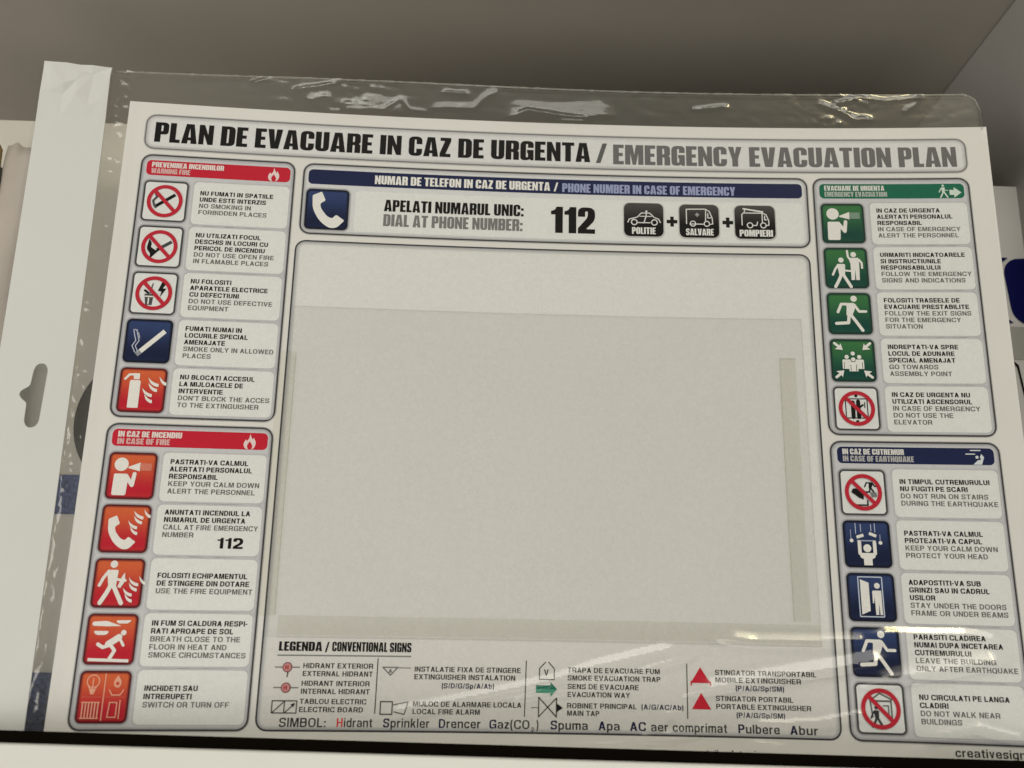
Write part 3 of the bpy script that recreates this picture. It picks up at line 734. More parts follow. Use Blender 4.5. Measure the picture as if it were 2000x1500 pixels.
panel('fire_prevention_panel', 'L', VA, 27.1, 154.8, cRED, 'PREVENIREA INCENDIILOR', 'WARNING FIRE', 'flame', [
 ('nosmoke', ['NU FUMATI IN SPATIILE', 'UNDE ESTE INTERZIS'], ['NO SMOKING IN', 'FORBIDDEN PLACES'], 'no smoking pictogram'),
 ('nofire', ['NU UTILIZATI FOCUL', 'DESCHIS IN LOCURI CU', 'PERICOL DE INCENDIU'], ['DO NOT USE OPEN FIRE', 'IN FLAMABLE PLACES'], 'no open flame pictogram'),
 ('noelec', ['NU FOLOSITI', 'APARATELE ELECTRICE', 'CU DEFECTIUNI'], ['DO NOT USE DEFECTIVE', 'EQUIPMENT'], 'no defective appliance pictogram'),
 ('smoke', ['FUMATI NUMAI IN', 'LOCURILE SPECIAL', 'AMENAJATE'], ['SMOKE ONLY IN ALLOWED', 'PLACES'], 'blue cigarette pictogram'),
 ('exting', ['NU BLOCATI ACCESUL', 'LA MIJLOACELE DE', 'INTERVENTIE'], ["DON'T BLOCK THE ACCES", 'TO THE EXTINGUISHER'], 'red extinguisher and flames pictogram')], 'top left panel with red header')
panel('fire_panel', 'L', VB, 157.4, 285.3, cRED, 'IN CAZ DE INCENDIU', 'IN CASE OF FIRE', 'flame', [
 ('alertred', ['PASTRATI-VA CALMUL', 'ALERTATI PERSONALUL', 'RESPONSABIL'], ['KEEP YOUR CALM DOWN', 'ALERT THE PERSONNEL'], 'red megaphone pictogram'),
 ('phonered', ['ANUNTATI INCENDIUL LA', 'NUMARUL DE URGENTA'], ['CALL AT FIRE EMERGENCY', 'NUMBER'], 'red telephone and flames pictogram'),
 ('equip', ['FOLOSITI ECHIPAMENTUL', 'DE STINGERE DIN DOTARE'], ['USE THE FIRE EQUIPMENT'], 'red fire equipment pictogram'),
 ('crawl', ['IN FUM SI CALDURA RESPI-', 'RATI APROAPE DE SOL'], ['BREATH CLOSE TO THE', 'FLOOR IN HEAT AND', 'SMOKE CIRCUMSTANCES'], 'red crouching under smoke pictogram'),
 ('off', ['INCHIDETI SAU', 'INTRERUPETI'], ['SWITCH OR TURN OFF'], 'red bulb and gas burner pictogram')], 'bottom left panel with red header')
panel('evacuation_panel', 'R', VA, 27.1, 154.8, cGREEN, 'EVACUARE DE URGENTA', 'EMERGENCY EVACUATION', 'exit', [
 ('alertgreen', ['IN CAZ DE URGENTA', 'ALERTATI PERSONALUL', 'RESPONSABIL'], ['IN CASE OF EMERGENCY', 'ALERT THE PERSONNEL'], 'green megaphone pictogram'),
 ('follow', ['URMARITI INDICATOARELE', 'SI INSTRUCTIUNILE', 'RESPONSABILULUI'], ['FOLLOW THE EMERGENCY', 'SIGNS AND INDICATIONS'], 'green two people pictogram'),
 ('run', ['FOLOSITI TRASEELE DE', 'EVACUARE PRESTABILITE'], ['FOLLOW THE EXIT SIGNS', 'FOR THE EMERGENCY', 'SITUATION'], 'green running person pictogram'),
 ('assembly', ['INDREPTATI-VA SPRE', 'LOCUL DE ADUNARE', 'SPECIAL AMENAJAT'], ['GO TOWARDS', 'ASSEMBLY POINT'], 'green assembly point pictogram'),
 ('nolift', ['IN CAZ DE URGENTA NU', 'UTILIZATI ASCENSORUL'], ['IN CASE OF EMERGENCY', 'DO NOT USE THE', 'ELEVATOR'], 'no lift pictogram')], 'top right panel with green header')
panel('earthquake_panel', 'R', VB, 157.4, 285.3, cNAVY, 'IN CAZ DE CUTREMUR', 'IN CASE OF EARTHQUAKE', 'quake', [
 ('nostairs', ['IN TIMPUL CUTREMURULUI', 'NU FUGITI PE SCARI'], ['DO NOT RUN ON STAIRS', 'DURING THE EARTHQUAKE'], 'no running on stairs pictogram'),
 ('protect', ['PASTRATI-VA CALMUL', 'PROTEJATI-VA CAPUL'], ['KEEP YOUR CALM DOWN', 'PROTECT YOUR HEAD'], 'blue protect your head pictogram'),
 ('door', ['ADAPOSTITI-VA SUB', 'GRINZI SAU IN CADRUL', 'USILOR'], ['STAY UNDER THE DOORS', 'FRAME OR UNDER BEAMS'], 'blue door frame pictogram'),
 ('runblue', ['PARASITI CLADIREA', 'NUMAI DUPA INCETAREA', 'CUTREMURULUI'], ['LEAVE THE BUILDING', 'ONLY AFTER EARTHQUAKE'], 'blue running person pictogram'),
 ('nowalk', ['NU CIRCULATI PE LANGA', 'CLADIRI'], ['DO NOT WALK NEAR', 'BUILDINGS'], 'no walking near buildings pictogram')], 'bottom right panel with navy header')

# ---- phone number panel
I = Ink(); frame(I, 84.8, 27.1, 331.6, 63.6, 5, ink((196, 193, 184)))
ph = I.build('phone_number_panel', poster)
I = Ink(); I.fill(rrect(87.4, 30.2, 328.8, 37.8, 2.2), cNAVY, Z2)
heavy(I, 'NUMAR DE TELEFON IN CAZ DE URGENTA', 119.4, 205.0, 31.9, 36.4, cWHITE, Z3)
heavy(I, '/', 206.8, 209.0, 31.9, 36.6, cWHITE, Z3)
heavy(I, 'PHONE NUMBER IN CASE OF EMERGENCY', 211.0, 296.2, 32.2, 36.8, ink((140, 144, 168)), Z3)
I.build('header_bar', ph)
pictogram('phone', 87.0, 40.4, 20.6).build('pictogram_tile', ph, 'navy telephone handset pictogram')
I = Ink()
I.fill(rrect(110.5, 40.4, 328.6, 61.4, 2.0), cBOX, Z2)
heavy(I, 'APELATI NUMARUL UNIC:', 124.5, 192.2, 44.3, 50.3, cBLACK, Z3)
heavy(I, 'DIAL AT PHONE NUMBER:', 124.5, 191.8, 51.8, 57.9, ink((112, 108, 102)), Z3)
heavy(I, '112', 205.6, 227.3, 44.6, 58.2, cBLACK, Z3, gap=0.05)
for c in (264.8, 292.0):
    I.fill([(c - 2.6, 50.0), (c - .85, 50.0), (c - .85, 48.3), (c + .85, 48.3), (c + .85, 50.0), (c + 2.6, 50.0), (c + 2.6, 51.8), (c + .85, 51.8), (c + .85, 53.5), (c - .85, 53.5), (c - .85, 51.8), (c - 2.6, 51.8)], cBLACK, Z3)
I.build('caption_box', ph)
LC = ink((206, 203, 194))
def vehicle(kind, u0, u1, v0, v1, word):
    I = Ink()
    wv, hv = u1 - u0, v1 - v0
    I.ring(rrect(u0 - .5, v0 - .3, u1 + .5, v1 + .8, 3.2), rrect(u0, v0, u1, v1, 3.0), mixc(cBOX, cDGREY, .35), Z3)
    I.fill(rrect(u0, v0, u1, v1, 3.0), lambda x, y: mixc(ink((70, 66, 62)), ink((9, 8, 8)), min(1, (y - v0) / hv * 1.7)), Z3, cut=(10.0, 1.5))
    p = Pic(I, u0, v0, wv, LC); p.z = Z4
    k = hv / wv; L = .026
    if kind == 'car':
        p.ln([(.10, .52), (.13, .44), (.34, .38), (.44, .27), (.66, .27), (.76, .38), (.88, .43), (.92, .52)], L)
        p.ln([(.36, .53), (.66, .53)], L)
        p.ring(.26, .52, .085, .028); p.ring(.77, .52, .085, .028)
        p.ln([(.40, .36), (.70, .36)], L * .8); p.ln([(.57, .22), (.56, .36), (.50, .54)], L)
        p.circ(.57, .23, .028)
    elif kind == 'van':
        p.ln([(.18, .52), (.18, .13), (.66, .12), (.76, .18), (.83, .36), (.84, .52), (.78, .53)], L)
        p.ln([(.26, .53), (.60, .53)], L) ; p.ln([(.67, .13), (.66, .46)], L); p.ln([(.72, .24), (.72, .36), (.79, .36)], L)
        p.ring(.34, .52, .08, .026); p.ring(.69, .52, .08, .026)
        p.ln([(.45, .24), (.45, .32)], .035, ink((150, 148, 140))); p.ln([(.41, .28), (.49, .28)], .035, ink((150, 148, 140)))
    else:
        p.ln([(.18, .52), (.18, .24), (.22, .20), (.68, .20), (.78, .24), (.84, .40), (.84, .52), (.78, .53)], L)
        p.ln([(.22, .09), (.70, .17)], .04); p.ln([(.26, .09), (.24, .19)], L)
        p.ln([(.44, .53), (.54, .53), (.56, .44)], L); p.ln([(.68, .22), (.68, .46)], L); p.ln([(.74, .28), (.74, .38), (.79, .38)], L)
        p.ring(.37, .53, .08, .026); p.ring(.70, .53, .08, .026)
    heavy(I, word, u0 + wv * (.2 if kind == 'car' else .16 if kind == 'van' else .11), u1 - wv * (.2 if kind == 'car' else .14 if kind == 'van' else .07), v0 + hv * .73, v0 + hv * .93, LC, Z4)
    return I
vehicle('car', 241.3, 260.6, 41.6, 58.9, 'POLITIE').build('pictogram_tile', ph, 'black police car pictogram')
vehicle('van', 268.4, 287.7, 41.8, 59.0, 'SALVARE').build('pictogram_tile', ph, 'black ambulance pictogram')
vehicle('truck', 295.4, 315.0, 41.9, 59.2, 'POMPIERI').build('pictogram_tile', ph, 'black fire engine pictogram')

# ---- big empty plan panel with the legend
I = Ink()
I.fill(rrect(83.6, 66.7, 330.9, 285.3, 5), lambda x, y: ink((202, 198, 185)) if y < 246 else ink((195, 190, 177)), Z1, cut=(10.0, 10.0))
def rr(k): return rrect(83.6 + k, 66.7 + k, 330.9 - k, 285.3 - k, 5 - k if k < 4 else 1)
I.ring(rr(0), rr(.75), cLINE, Z1 + .02)
for k in range(4): I.ring(rr(.75 + .45 * k), rr(1.2 + .45 * k), mixc(ink((150, 147, 142)), ink((198, 194, 182)), (k + .3) / 4), Z1 + .02)
plan = I.build('plan_panel', poster)
def obj_ink(name, fn, parent=plan, label=None):
    I = Ink(); fn(I); return I.build(name, parent, label)
def heading(I):
    heavy(I, 'LEGENDA', 91, 109.2, 249.4, 253.2, cBLACK, Z2); heavy(I, '/', 110.4, 112.2, 249.4, 253.6, cBLACK, Z2)
    heavy(I, 'CONVENTIONAL SIGNS', 113.4, 147.2, 249.3, 253.2, cBLACK, Z2)
    I.line([(90.6, 255.0), (147.2, 254.9)], .55, ink((112, 112, 106)), Z2, False)
obj_ink('legend_heading', heading)
LT = ink((36, 34, 32)); LT2 = ink((30, 30, 56))
def ltxt(I, rows):
    for t, u0, u1, v, c in rows: sans(I, t, u0, v, 2.05, c, Z2, 'mid', u1=u1)
GRY = ink((108, 104, 98))
def leg1(I):
    ltxt(I, [('HIDRANT EXTERIOR', 101.8, 131.3, 260.1, LT), ('EXTERNAL HIDRANT', 101.8, 131.3, 263.3, LT), ('HIDRANT INTERIOR', 101.6, 130.2, 267.2, LT),
             ('INTERNAL HIDRANT', 101.6, 130.4, 270.4, LT), ('TABLOU ELECTRIC', 101.4, 129.2, 274.4, LT), ('ELECTRIC BOARD', 101.4, 128, 277.6, LT)])
    for v, tail in ((259.8, 1), (268.0, 0)):
        I.line([(90.0, v), (100.4, v)], .5, GRY, Z2, False)
        I.fill(circle(95.2, v, 2.05), ink((96, 44, 44)), Z3); I.fill(circle(95.2, v, 1.7), ink((176, 120, 112)), Z4)
        sans(I, 'H', 94.35, v + .85, 1.7, ink((150, 40, 44)), Z5, 'bold')
        if tail: I.line([(95.6, v + 2.0), (95.3, v + 4.0)], .45, cBLACK, Z3, False)
    I.line([(90, 273.2), (100.2, 273.2), (100.2, 278.0), (90, 278.0), (90, 273.2)], .38, LT, Z3)
    I.line([(95.1, 273.2), (95.1, 278.0)], .34, LT, Z4); I.line([(90.2, 277.9), (95, 273.4)], .34, LT, Z4); I.line([(95.4, 277.9), (99.3, 274.4)], .34, LT, Z4)
    I.fill([(99.4, 274.0), (98.9, 275.6), (97.7, 274.6)], cBLACK, Z5)
    I.line([(133.2, 255.8), (133.0, 278.0)], .4, cBLACK, Z2, False)
obj_ink('legend_column', leg1, label='leftmost legend column with hydrant and electric board signs')
def leg2(I):
    ltxt(I, [('INSTALATIE FIXA DE STINGERE', 149.0, 194.5, 261.0, LT), ('EXTINGUISHER INSTALATION', 149.0, 192.2, 264.1, LT), ('(S/D/G/Sp/A/Ab)', 160.8, 183.2, 267.6, LT2),
             ('MIJLOC DE ALARMARE LOCALA', 148.9, 195.0, 275.0, LT), ('LOCAL FIRE ALARM', 148.9, 177.4, 278.0, LT)])
    G2 = ink((104, 98, 94))
    I.line([(135.4, 259.4), (141.8, 259.4), (138.8, 262.6), (135.4, 259.4)], .45, G2, Z3); I.line([(142.0, 259.5), (147.4, 259.6)], .45, ink((140, 130, 124)), Z3, False)
    sans(I, 'A', 138.0, 261.6, 1.6, G2, Z4, 'bold')
    I.line([(135.2, 273.2), (140.2, 273.2), (140.2, 278.2), (135.2, 278.2), (135.2, 273.2)], .42, LT, Z3)
    I.line([(140.8, 274.4), (146.8, 273.2), (145.4, 278.2), (141, 277.2)], .34, LT, Z3)
    I.line([(196.9, 255.8), (196.4, 278.6)], .4, cBLACK, Z2, False)
obj_ink('legend_column', leg2, label='second legend column with fixed installation and fire alarm signs')
def leg3(I):
    ltxt(I, [('TRAPA DE EVACUARE FUM', 214.8, 254.6, 260.4, LT), ('SMOKE EVACUATION TRAP', 214.8, 254.8, 263.6, LT), ('SENS DE EVACUARE', 214.8, 245.4, 267.1, LT),
             ('EVACUATION WAY', 214.8, 241.6, 270.3, LT), ('ROBINET PRINCIPAL', 214.6, 244.4, 274.8, LT), ('(A/G/AC/Ab)', 246.4, 264.4, 274.8, LT2), ('MAIN TAP', 214.6, 228.4, 277.8, LT)])
    I.line([(205.2, 256.4), (202.6, 259.0), (202.6, 263.4), (209.0, 263.4), (209.0, 259.0), (206.6, 256.4)], .38, LT, Z3)
    sans(I, 'V', 204.6, 261.9, 2.6, cBLACK, Z3, 'light')
    I.fill([(201.2, 265.8), (207.4, 265.8), (207.4, 264.4), (210.2, 267.3), (201.2, 267.3)], ink((24, 96, 72)), Z3)
    I.fill([(201.2, 267.3), (210.2, 267.3), (207.4, 270.4), (207.4, 268.9), (201.2, 268.8)], ink((70, 132, 104)), Z3)
    I.line([(202.4, 270.6), (202.4, 278.4), (210.0, 270.8), (210.0, 278.4), (202.4, 270.6)], .38, LT, Z4); I.line([(199.2, 274.8), (202.2, 274.8)], .34, GRY, Z3, False)
    I.fill([(210.2, 273.0), (212.8, 274.8), (210.2, 276.4)], cBLACK, Z3)
    I.line([(266.3, 255.8), (266.1, 278.2)], .4, cBLACK, Z2, False)
obj_ink('legend_column', leg3, label='third legend column with green evacuation arrow')
def leg4(I):
    ltxt(I, [('STINGATOR TRANSPORTABIL', 278.4, 321.6, 260.2, LT), ('MOBILE EXTINGUISHER', 278.4, 315.0, 263.2, LT), ('(P/A/G/Sp/SM)', 287.0, 307.6, 266.4, LT2),
             ('STINGATOR PORTABIL', 278.4, 311.2, 270.7, LT), ('PORTABLE EXTINGUISHER', 278.4, 318.6, 273.9, LT), ('(P/A/G/Sp/SM)', 286.9, 307.4, 277.2, LT2)])
    I.fill([(272.0, 257.2), (276.2, 263.6), (267.8, 263.6)], cRED, Z3); I.line([(268.0, 264.6), (268.0, 263.0), (276.2, 263.0), (276.2, 264.6)], .55, cRED, Z4, False)
    I.fill([(272.1, 267.6), (276.2, 274.2), (268.0, 274.2)], cRED, Z3)
obj_ink('legend_column', leg4, label='rightmost legend column with red extinguisher triangles')
def sym(I):
    NV = ink((22, 24, 58)); T = ink((52, 50, 48))
    sans(I, 'SIMBOL:', 93.6, 283.5, 3.6, T, Z2, 'light', u1=112.8)
    for first, rest, a, b, c in (('H', 'idrant', 117.4, 132.2, ink((196, 60, 62))), ('S', 'prinkler', 136.8, 156.2, NV), ('D', 'rencer', 160.2, 177.8, NV), ('G', 'az(CO  )', 181.6, 202.6, NV),
                                 ('S', 'puma', 207.6, 223.4, NV), ('A', 'pa', 228.0, 237.0, NV), ('AC', ' aer comprimat', 241.4, 282.6, NV), ('P', 'ulbere', 287.4, 304.8, NV), ('A', 'bur', 309.2, 320.8, NV)):
        tot = natural(first + rest.replace(' aer comprimat', 'aercomprimat').replace('  ', '2'), 'light', 3.55)
        sc_ = (b - a) / tot
        wf = natural(first, 'light', 3.55) * sc_
        e = sans(I, first, a, 283.4, 3.55, c, Z2, 'mid', u1=a + wf)
        if first == 'AC':
            sans(I, 'aer', a + wf + 2.2, 283.4, 3.55, T, Z2, 'light', u1=a + wf + 9.4); sans(I, 'comprimat', a + wf + 11.4, 283.4, 3.55, T, Z2, 'light', u1=b)
        elif first == 'G':
            sans(I, 'az(CO', e + .5, 283.4, 3.55, T, Z2, 'light', u1=198.6); sans(I, '2', 199.4, 284.4, 1.7, T, Z2, 'light'); sans(I, ')', 201.6, 283.4, 3.55, T, Z2, 'light', xs=.9)
        else:
            sans(I, rest, e + .55, 283.4, 3.55, T, Z2, 'light', u1=b)
obj_ink('symbol_line', sym)
def foot(I):
    sans(I, 'creativesign', 376.6, 290.0, 3.3, ink((40, 38, 36)), Z1, 'light', u1=404.6)
obj_ink('imprint_lettering', foot, poster)
obj_ink('imprint_lettering', lambda I: sans(I, 'retail safety signs', 270.0, 293.2, 3.0, ink((70, 66, 62)), Z1, 'light', u1=300.5), poster)

# ---- clear insert pocket stuck over the plan panel
mPOCK = clear('pocket_film', (0.955, 0.955, 0.954), 0.0, gloss=0.35, r1=.35, r2=.5)
mTAPE = clear('adhesive_tape', (0.96, 0.955, 0.93), 0.0, gloss=0.3, r1=.4, r2=.5)
mEDGE = clear('pocket_edge', (0.90, 0.90, 0.88), 0.0, gloss=0.3, r1=.4, r2=.5)
pocket = grid_sheet('pocket_sheet', 84.5, 99.6, 324.5, 247.8, 10, 0.55, mPOCK, poster, 0)
def strip_on(name, u0, v0, u1, v1, z, mat):
    return grid_sheet(name, u0, v0, u1, v1, 8, z, mat, pocket, 0)
strip_on('tape_strip', 313.2, 118.8, 320.8, 237.4, .62, mTAPE)
strip_on('tape_strip', 80.6, 121.5, 88.4, 238.8, .62, mTAPE)
strip_on('tape_strip', 89.8, 238.6, 324.3, 246.6, .62, mTAPE)
for (a, b, c, d) in ((86, 99.6, 324.5, 100.2), (324.2, 100.2, 324.8, 247.8), (313.2, 118.9, 313.7, 237.3), (313.7, 118.8, 320.8, 119.6), (90, 247.2, 324, 247.8), (88.0, 122, 88.5, 238.5)):
    strip_on('pocket_seam', a, b, c, d, .68, mEDGE)

# ------------------------------------------------------------------ the clear bag with its card header
bag = empty('plastic_bag', (0, -0.002, -0.149), 'clear crinkled plastic bag with white hanging strip around the evacuation plan', 'plastic bag')
mCARD = plain('header_card', ink((184, 181, 168)), 0.6, 0.02, 25, 0.2, 0.05, 120)
# header card with its euro slot
slot = [(-21.5 + a, 146.7 + b) for a, b in [(-2.9, -11.6), (-1.9, -13.9), (0.1, -14.7), (2.1, -13.9), (3.0, -11.6), (2.4, 11.6), (1.3, 13.8), (-.9, 14.6), (-2.9, 13.8), (-3.8, 11.6), (-3.9, 3.4), (-5.4, 2.4), (-6.8, 1.2), (-7.6, -.4), (-6.8, -2.0), (-5.2, -3.0), (-3.5, -4.2)]]
slot = rpoly([(x, y, 1.0) for x, y in slot], 3)
def cardx(v): return -9.4 + 2.9 * (v + 16) / 300.0
outer = [(-40.4, -16.6), (-9.4, -15.9)] + [(cardx(v), v) for v in range(0, 300, 20)] + [(-6.5, 300), (-39.3, 300)] + [(-40.4 + 1.1 * (v + 16) / 316, v) for v in range(280, -1, -20)]
tri = tessellate_polygon([[Vector((x, y, 0)) for x, y in outer], [Vector((x, y, 0)) for x, y in slot]])
I = Ink(); v2, f2 = I.cut(outer + slot, tri, (6.0, 12.0))
def cardwave(x, y):
    e = math.exp(-((y + 8) / 16.0) ** 2)
    return 2.0 + 0.5 * e * math.sin(x * .45 + y * .6) + 0.7 * e * math.exp(-((x + 30 - 0.6 * (y + 8)) / 5.0) ** 2)
v3 = [(x, y) for x, y in v2]
me = bpy.data.meshes.new('header_card')
n3 = len(v3)
me.from_pydata([W(x, y, cardwave(x, y)) for x, y in v3] , [], f2)
card = link('header_card', me, mCARD, bag, smooth=False)
md = card.modifiers.new('thickness', 'SOLIDIFY'); md.thickness = 0.0005; md.offset = 0

rng = np.random.default_rng(7)
def vnoise(U, V, cell, seed, aniso=1.0):
    r = np.random.default_rng(seed); g = r.random((400, 400))
    a = U / cell + 50; b = V / (cell * aniso) + 50
    i = np.floor(a).astype(int) % 398; j = np.floor(b).astype(int) % 398
    fa = a - np.floor(a); fb = b - np.floor(b)
    fa = fa * fa * (3 - 2 * fa); fb = fb * fb * (3 - 2 * fb)
    return (g[i, j] * (1 - fa) + g[i + 1, j] * fa) * (1 - fb) + (g[i, j + 1] * (1 - fa) + g[i + 1, j + 1] * fa) * fb
def seg_dist(U, V, pts):
    """signed vertical-ish offset and distance to a polyline; also parameter along it"""
    best = np.full(U.shape, 1e9); sgn = np.zeros(U.shape); par = np.zeros(U.shape)
    L = [math.hypot(b[0] - a[0], b[1] - a[1]) for a, b in zip(pts, pts[1:])]; tot = sum(L); acc = 0
    for (a, b), l in zip(zip(pts, pts[1:]), L):
        dx, dy = (b[0] - a[0]) / l, (b[1] - a[1]) / l
        t = np.clip((U - a[0]) * dx + (V - a[1]) * dy, 0, l)
        px = a[0] + t * dx; py = a[1] + t * dy
        d = np.hypot(U - px, V - py)
        s = dx * (V - a[1]) - dy * (U - a[0])       # >0 : below the line (v grows downwards) for left-to-right lines
        m = d < best
        best[m] = d[m]; sgn[m] = s[m]; par[m] = (acc + t[m]) / tot
        acc += l
    return best, sgn, par
def crease(U, V, pts, wup, wdn, h, round_=True):
    d, s, p = seg_dist(U, V, pts)
    env = np.clip(np.minimum(p, 1 - p) * 7, 0, 1)
    up = np.clip(1 - d / wup, 0, 1)
    if round_: up = .9 * up + .1 * up * up
    dn = np.clip(1 - d / wdn, 0, 1)
    return h * env * np.where(s < 0, up, dn * dn * (3 - 2 * dn))
# (line, width above, width below, height)
CREASES = [
 ([(120, 280), (154, 275), (180, 270), (208, 264), (226, 258), (257, 250.5), (279, 244)], 4.6, 2.6, 2.28),
 ([(189, 271), (213, 267), (235, 263), (261, 255), (279, 245.5)], 3.4, 2.4, 1.60),
 ([(276, 244), (297, 246), (323, 245.5), (352, 244)], 4.8, 3.2, 2.06),
 ([(262, 268), (290, 263), (309, 259.5), (331, 256), (360, 250)], 6.0, 2.6, 2.95),
 ([(288, 279), (308, 279), (321, 278), (346, 273)], 3.4, 2.0, 1.72),
 ([(342, 242.0), (355, 241.6), (373, 241.6), (384, 241.0), (390, 241.8), (398, 244), (404, 245)], 4.0, 3.4, 1.90, False),
 ([(338, 262), (362, 258), (404, 250)], 7.5, 3.6, 3.45),
 ([(362, 283), (378, 280), (386, 278), (394, 280), (408, 283)], 3.8, 2.0, 1.95),
 ([(251, 283), (256, 277), (261, 275.5), (264, 279)], 3.0, 1.8, 1.5),
 ([(240, 286), (262, 284), (280, 280)], 3.0, 1.6, 1.5), ([(290, 286.5), (308, 288.5)], 2.6, 1.6, 1.3), ([(352, 291), (362, 287), (366, 292)], 3.2, 1.6, 1.6),
 ([(210, 290), (240, 288.5), (262, 290)], 2.6, 1.6, 1.3),
]
TOPC = [([(100, -.6), (119, -1.6), (134, -1.2)], 6.0, 1.0, .75), ([(95, -.6), (122, -2.4), (130, -9), (134, -3), (147, -2.6)], 1.4, .8, .35), ([(143, -4.5), (167, -5.5), (172, -11), (180, -17)], 2.6, 1.2, .55),
 ([(180, -1.4), (196, -2.0), (214, -1.6), (238, -4.5)], 6.5, 1.0, .82), ([(186, -1), (193, -5), (211, -2.6), (227, -.8)], 2.0, .8, .9),
 ([(275, -8), (295, -10.5)], 1.6, .8, .7), ([(338, -12.5), (350, -7.5), (356, -3), (366, -3.6)], 2.2, 1.0, 1.0), ([(347, -11.5), (357, -14.5), (364, -11)], 2.4, 1.0, 1.1),
 ([(380, -7), (387, -12), (390, -17)], 1.5, 1.0, .8), ([(355, -16.5), (372, -13.6), (392, -15.5)], 1.6, .9, .7), ([(76, -10), (90, -13), (100, -16)], 1.8, 1, .8), ([(56, -12), (66, -16)], 1.6, 1, .8),
 ([(83, -5), (96, -8)], 2, 1, .7), ([(150, -13.5), (164, -13)], 1.6, .8, .7)]
def front_height(U, V, amp=1.0):
    top = np.clip((4 - V) / 6, 0, 1); gap = np.clip((6 - np.abs(U + 4)) / 4, 0, 1)
    botr = np.clip((V - 238) / 25, 0, 1) * np.clip((U - 150) / 120, 0, 1)
    h = 1.0 + 0.10 * vnoise(U, V, 40, 1) 
    busy = np.clip(np.maximum(1.2 - np.abs(U - 100) / 45, 1.1 - np.abs(U - 352) / 22), 0.28, 1)
    h += amp * busy * (top * (1 - gap)) * (0.75 * np.abs(vnoise(U, V, 9, 2, .5) - .5) + 0.6 * np.abs(vnoise(U, V, 4.0, 3, .6) - .5) * (vnoise(U, V, 22, 4) > .48))
    gap = gap * np.clip((U + 9) / 2, 0, 1)
    h += gap * (1.0 * vnoise(U, V, 2.2, 5, 2.6) + 0.7 * vnoise(U, V, 1.7, 6, 1.0))
    h += botr * (0.3 * vnoise(U + V * .7, V, 20, 8, .5) + 0.06 * vnoise(U, V, 7, 9, .6))
    return h, top, botr
def film(name, parent, zbase, creases, amp, mat, step):
    u0, u1, v0, v1 = -42.5, 419.5, -18.5, 297.0
    nu = int((u1 - u0) / step); nv = int((v1 - v0) / step)
    us = np.linspace(u0, u1, nu + 1); vs = np.linspace(v0, v1, nv + 1)
    U, V = np.meshgrid(us, vs)
    # top edge runs slightly crooked, right corner is rounded, sides pulled in a little
    topc = np.interp(us, [-43, -9, 34, 83, 134, 185, 237, 289, 340, 410, 420], [-14.2, -15.0, -16.4, -18.2, -19.0, -18.8, -18.4, -18.2, -18.1, -17.6, -17.4])
    rc = 8.5
    e = np.clip(us - (u1 - 1.5 - rc), 0, rc); topc = topc + (rc - np.sqrt(np.maximum(rc * rc - e * e, 0)))
    fac = np.clip((30 - V) / 48.5, 0, 1)
    V = V + fac * (topc[None, :] - v0)
    U = np.where(U > 417.5, U - (U - 417.5) * np.clip((8 - V) / 6, 0, 1), U)
    h, top, botr = front_height(U, V, amp)
    for cr in creases: h = h + crease(U, V, *cr)
    z = zbase * h
    X = (U - 210) / 210.0; Y = (V - 148) / 148.0
    bd = -9.5062 * X * X - 1.1491 * X ** 3 - 0.5358 * X * Y - 1.1359 * Y * Y - 0.8584 * X * X * Y
    P = np.stack([(U - 210) / 1000, (bd - z) / 1000, (148 - V) / 1000], -1).reshape(-1, 3)
    idx = np.arange((nu + 1) * (nv + 1)).reshape(nv + 1, nu + 1)
    Q = np.stack([idx[:-1, :-1], idx[1:, :-1], idx[1:, 1:], idx[:-1, 1:]], -1).reshape(-1, 4)
    me = bpy.data.meshes.new(name)
    me.vertices.add(len(P)); me.vertices.foreach_set('co', P.ravel())
    me.loops.add(Q.size); me.loops.foreach_set('vertex_index', Q.ravel().astype(np.int32))
    me.polygons.add(len(Q)); me.polygons.foreach_set('loop_start', (np.arange(len(Q)) * 4).astype(np.int32))
    me.update(calc_edges=True); me.validate()
    me.polygons.foreach_set('use_smooth', [True] * len(me.polygons))
    o = link(name, me, mat, parent)
    return us, topc
mFRONT = clear('clear_film', (0.985, 0.985, 0.975), 0.004, gloss=1.35, r1=.08, r2=.24, bump=.05, bscale=90)
mBACK = clear('hazy_film', (0.95, 0.95, 0.94), 0.10, (.66, .66, .60), gloss=.8, r1=.15, r2=.4)
us, topc = film('front_film', bag, 1.0, CREASES + [(p, a * 1.5, b, h, False) for p, a, b, h in TOPC], 1.0, mFRONT, 0.9)
film('back_film', bag, -1.0, [], 0.6, mBACK, 4.0)
# welded top seam: a slightly uneven bead of thicker plastic
def bead(name, pts, r, mat, parent, zoff):
    V = []; F = []
    n = 6
    for i, (u, v) in enumerate(pts):
        rr_ = r * (0.6 + 0.8 * random.random())
        for k in range(n):
            a = 2 * math.pi * k / n
            V.append(W(u, v + rr_ * math.sin(a), zoff + rr_ * 1.2 * math.cos(a)))
    for i in range(len(pts) - 1):
        for k in range(n): F.append((i * n + k, i * n + (k + 1) % n, (i + 1) * n + (k + 1) % n, (i + 1) * n + k))
    me = bpy.data.meshes.new(name); me.from_pydata(V, [], F)
    return link(name, me, mat, parent, smooth=True)
random.seed(3)
mSEAM = clear('weld_seam', (.9, .9, .88), .28, (.8, .8, .74), gloss=2.2, r1=.12, r2=.35)
sp = [(u, float(np.interp(u, us, topc))) for u in np.arange(-8, 417.5, 1.6)]
sp += [(417.8, v) for v in np.arange(-9, 2, 1.5)]
bead('weld_seam', sp, .42, mSEAM, bag, .3)

